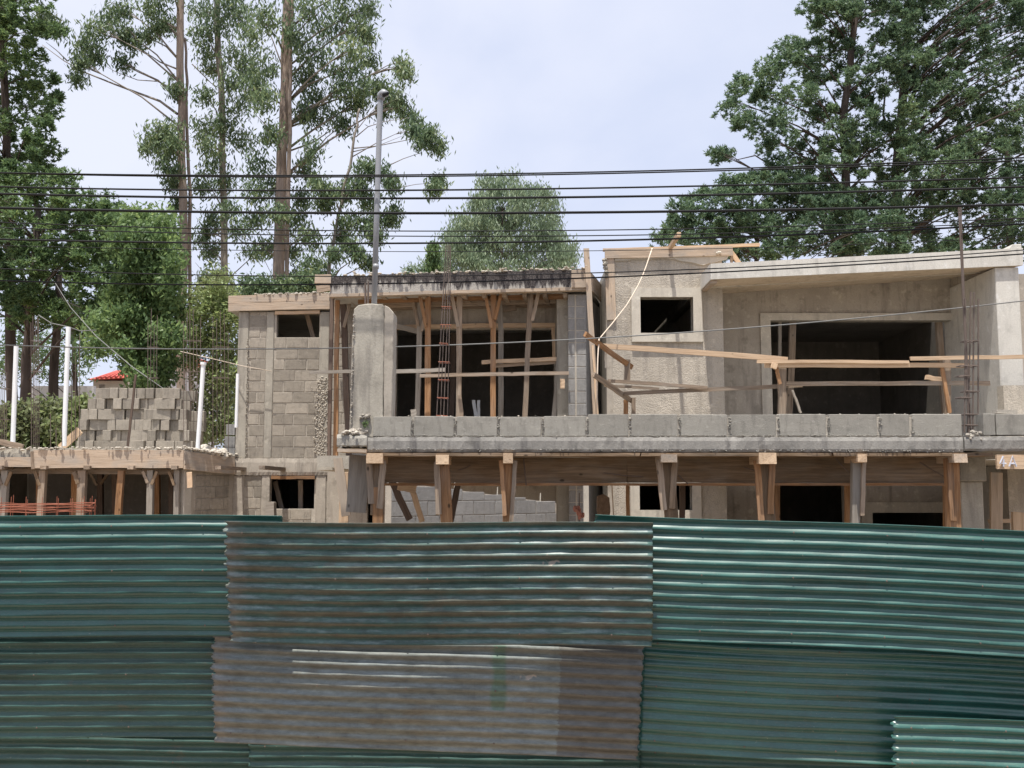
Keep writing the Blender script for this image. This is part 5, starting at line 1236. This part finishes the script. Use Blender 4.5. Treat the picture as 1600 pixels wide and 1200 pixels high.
tree('bushy_tree', 'low pale bush just above the middle roof left of the cypress', 44, [(650, 600), (650, 440)], 3, 2, [(640, 426, 10, 5), (660, 424, 8, 6), (690, 418, 10, 10), (700, 425, 10, 8)], 'leaf_grey', 'bark_dark', .18, .06, 40, droop=1, seed=53, dvar=.5, tuft=.15, per=12)
# hedge
hd = thing('hedge', 'leafy sunlit hedge behind the annex roof at the left', 'hedge', W(80, 720, 24) * 1)
hd.location.z = 0
cl = pxclumps(polyclumps([(-40, 650), (30, 648), (60, 640), (132, 634), (140, 720), (-40, 720)], 60, 8, 13, rv, .75), 24, rv, .7)
leaves('foliage', cl, M['leaf_dry'], hd, .13, .075, 44, 'leaf', .2, 61, .12, 12)
m = MB()
for i in range(10): xx = W(-30 + i * 17, 700, 24).x; m.tube([(xx, 24, 0), (xx + R.uniform(-.2, .2), 24, 1.6), (xx + R.uniform(-.3, .3), 24, 2.9)], [.03, .022, .01], 5)
m.build('stems', M['bark_grey'], hd)

# ------------------------------------------------------------------ overhead cables
XS = [0, 400, 800, 1000, 1240, 1600]
wires = [([270, 273.5, 272, 267.5, 259.5, 246.5], 2.3, 9.0, 'cable', 'topmost cable, the upper strand of a thick doubled pair'),
         ([270.5, 275.5, 275, 270, 262.5, 251], 2.3, 9.02, 'cable', 'lower strand of the thick doubled pair at the top'),
         ([292, 296.5, 297, 293, 286, 277.5], 2.8, 9.4, 'cable', 'second cable down, just below the doubled pair'),
         ([303, 308.5, 310, 307, 301, 292], 3.6, 9.6, 'cable', 'third cable down, slightly thicker than the one above it'),
         ([325, 331.5, 333.5, 331, 327, 319.5], 4.2, 9.2, 'cable', 'thick black cable on its own in the middle of the bundle'),
         ([347.5, 358.5, 361, 359, 353, 341], 1.8, 9.9, 'cable', 'thin cable below the thick single one'),
         ([356, 366, 369.5, 367.5, 361, 346], 1.7, 10.1, 'cable', 'thin cable, lower of a close pair below the thick one'),
         ([374, 379.5, 379, 375, 366, 350], 3.0, 9.7, 'cable', 'medium cable just above the roof line'),
         ([384, 390, 394.5, 391.5, 383.5, 370], 1.1, 10.4, 'cable', 'hair-thin wire just above the roofs'),
         ([420, 430, 430, 425.5, 412, 391], 1.7, 10.0, 'cable', 'thin wire crossing the stained roof edge, upper one'),
         ([438.5, 444.5, 438.5, 432, 418, 397], 2.3, 9.8, 'cable', 'cable crossing the stained roof edge, lower one'),
         ([539, 545.5, 535, 524.5, 506, 470], 1.9, 10.2, 'cable_grey', 'lowest grey cable, crossing in front of the open windows')]
for ys, w_, Y, mt, lb in wires:
    P = []
    N = 40
    for i in range(-6, N + 7):
        x = 1600 * i / N
        xx = min(max(x, 0), 1600)
        # smooth interpolation (Lagrange-free: piecewise cubic via numpy polyfit)
        co = np.polyfit(XS, ys, 3); y = float(np.polyval(co, x if -240 <= x <= 1840 else xx))
        P.append(W(x, y, Y))
    m = MB(); m.tube(P, w_ * Y / F / 2, 6); tag(m.build('overhead_cable', M[mt], smooth=True), lb, 'cable', 'overhead cables crossing in front of the site')
# rope on the tower
m = MB(); cr_ = [(1019, 388), (1015, 400), (1010, 415), (1004, 431), (997, 446), (988, 462), (979, 477), (968, 491), (957, 505), (946, 518), (936, 530)]
m.tube([W(x, y, 15.8 - .09 * i) for i, (x, y) in enumerate(cr_)] + [W(934, 560, 14.75), W(933, 600, 14.75), W(932, 660, 14.75)], .010, 6); tag(m.build('hanging_rope', M['rope'], smooth=True), 'pale rope hanging from the tower roof and curving down to the guardrail', 'rope')
m = MB(); m.tube([W(85, 440, 26), W(110, 480, 25), W(150, 525, 22), W(205, 572, 20), W(262, 612, 19.2)], .010, 5); tag(m.build('guy_wire', M['cable_grey'], smooth=True), 'grey guy line slanting down behind the block stack', 'line')
m = MB(); m.tube([W(60, 492, 17.8), W(80, 505, 17.8), W(104, 510, 17.6), W(125, 517, 17.8), W(150, 516, 17.8)], .009, 5); tag(m.build('tie_line', M['cable_grey'], smooth=True), 'thin wire tied to the top of the tall white pipe', 'wire')
m = MB(); m.tube([W(282, 549, 19), W(330, 560, 18.6), W(380, 572, 18.3), W(425, 580, 18.3)], .006, 5); tag(m.build('tie_line', M['rope'], smooth=True), 'tan line running from the pinkish trunk to the block wall', 'line')
print('LEAVES', LEAFN[0])
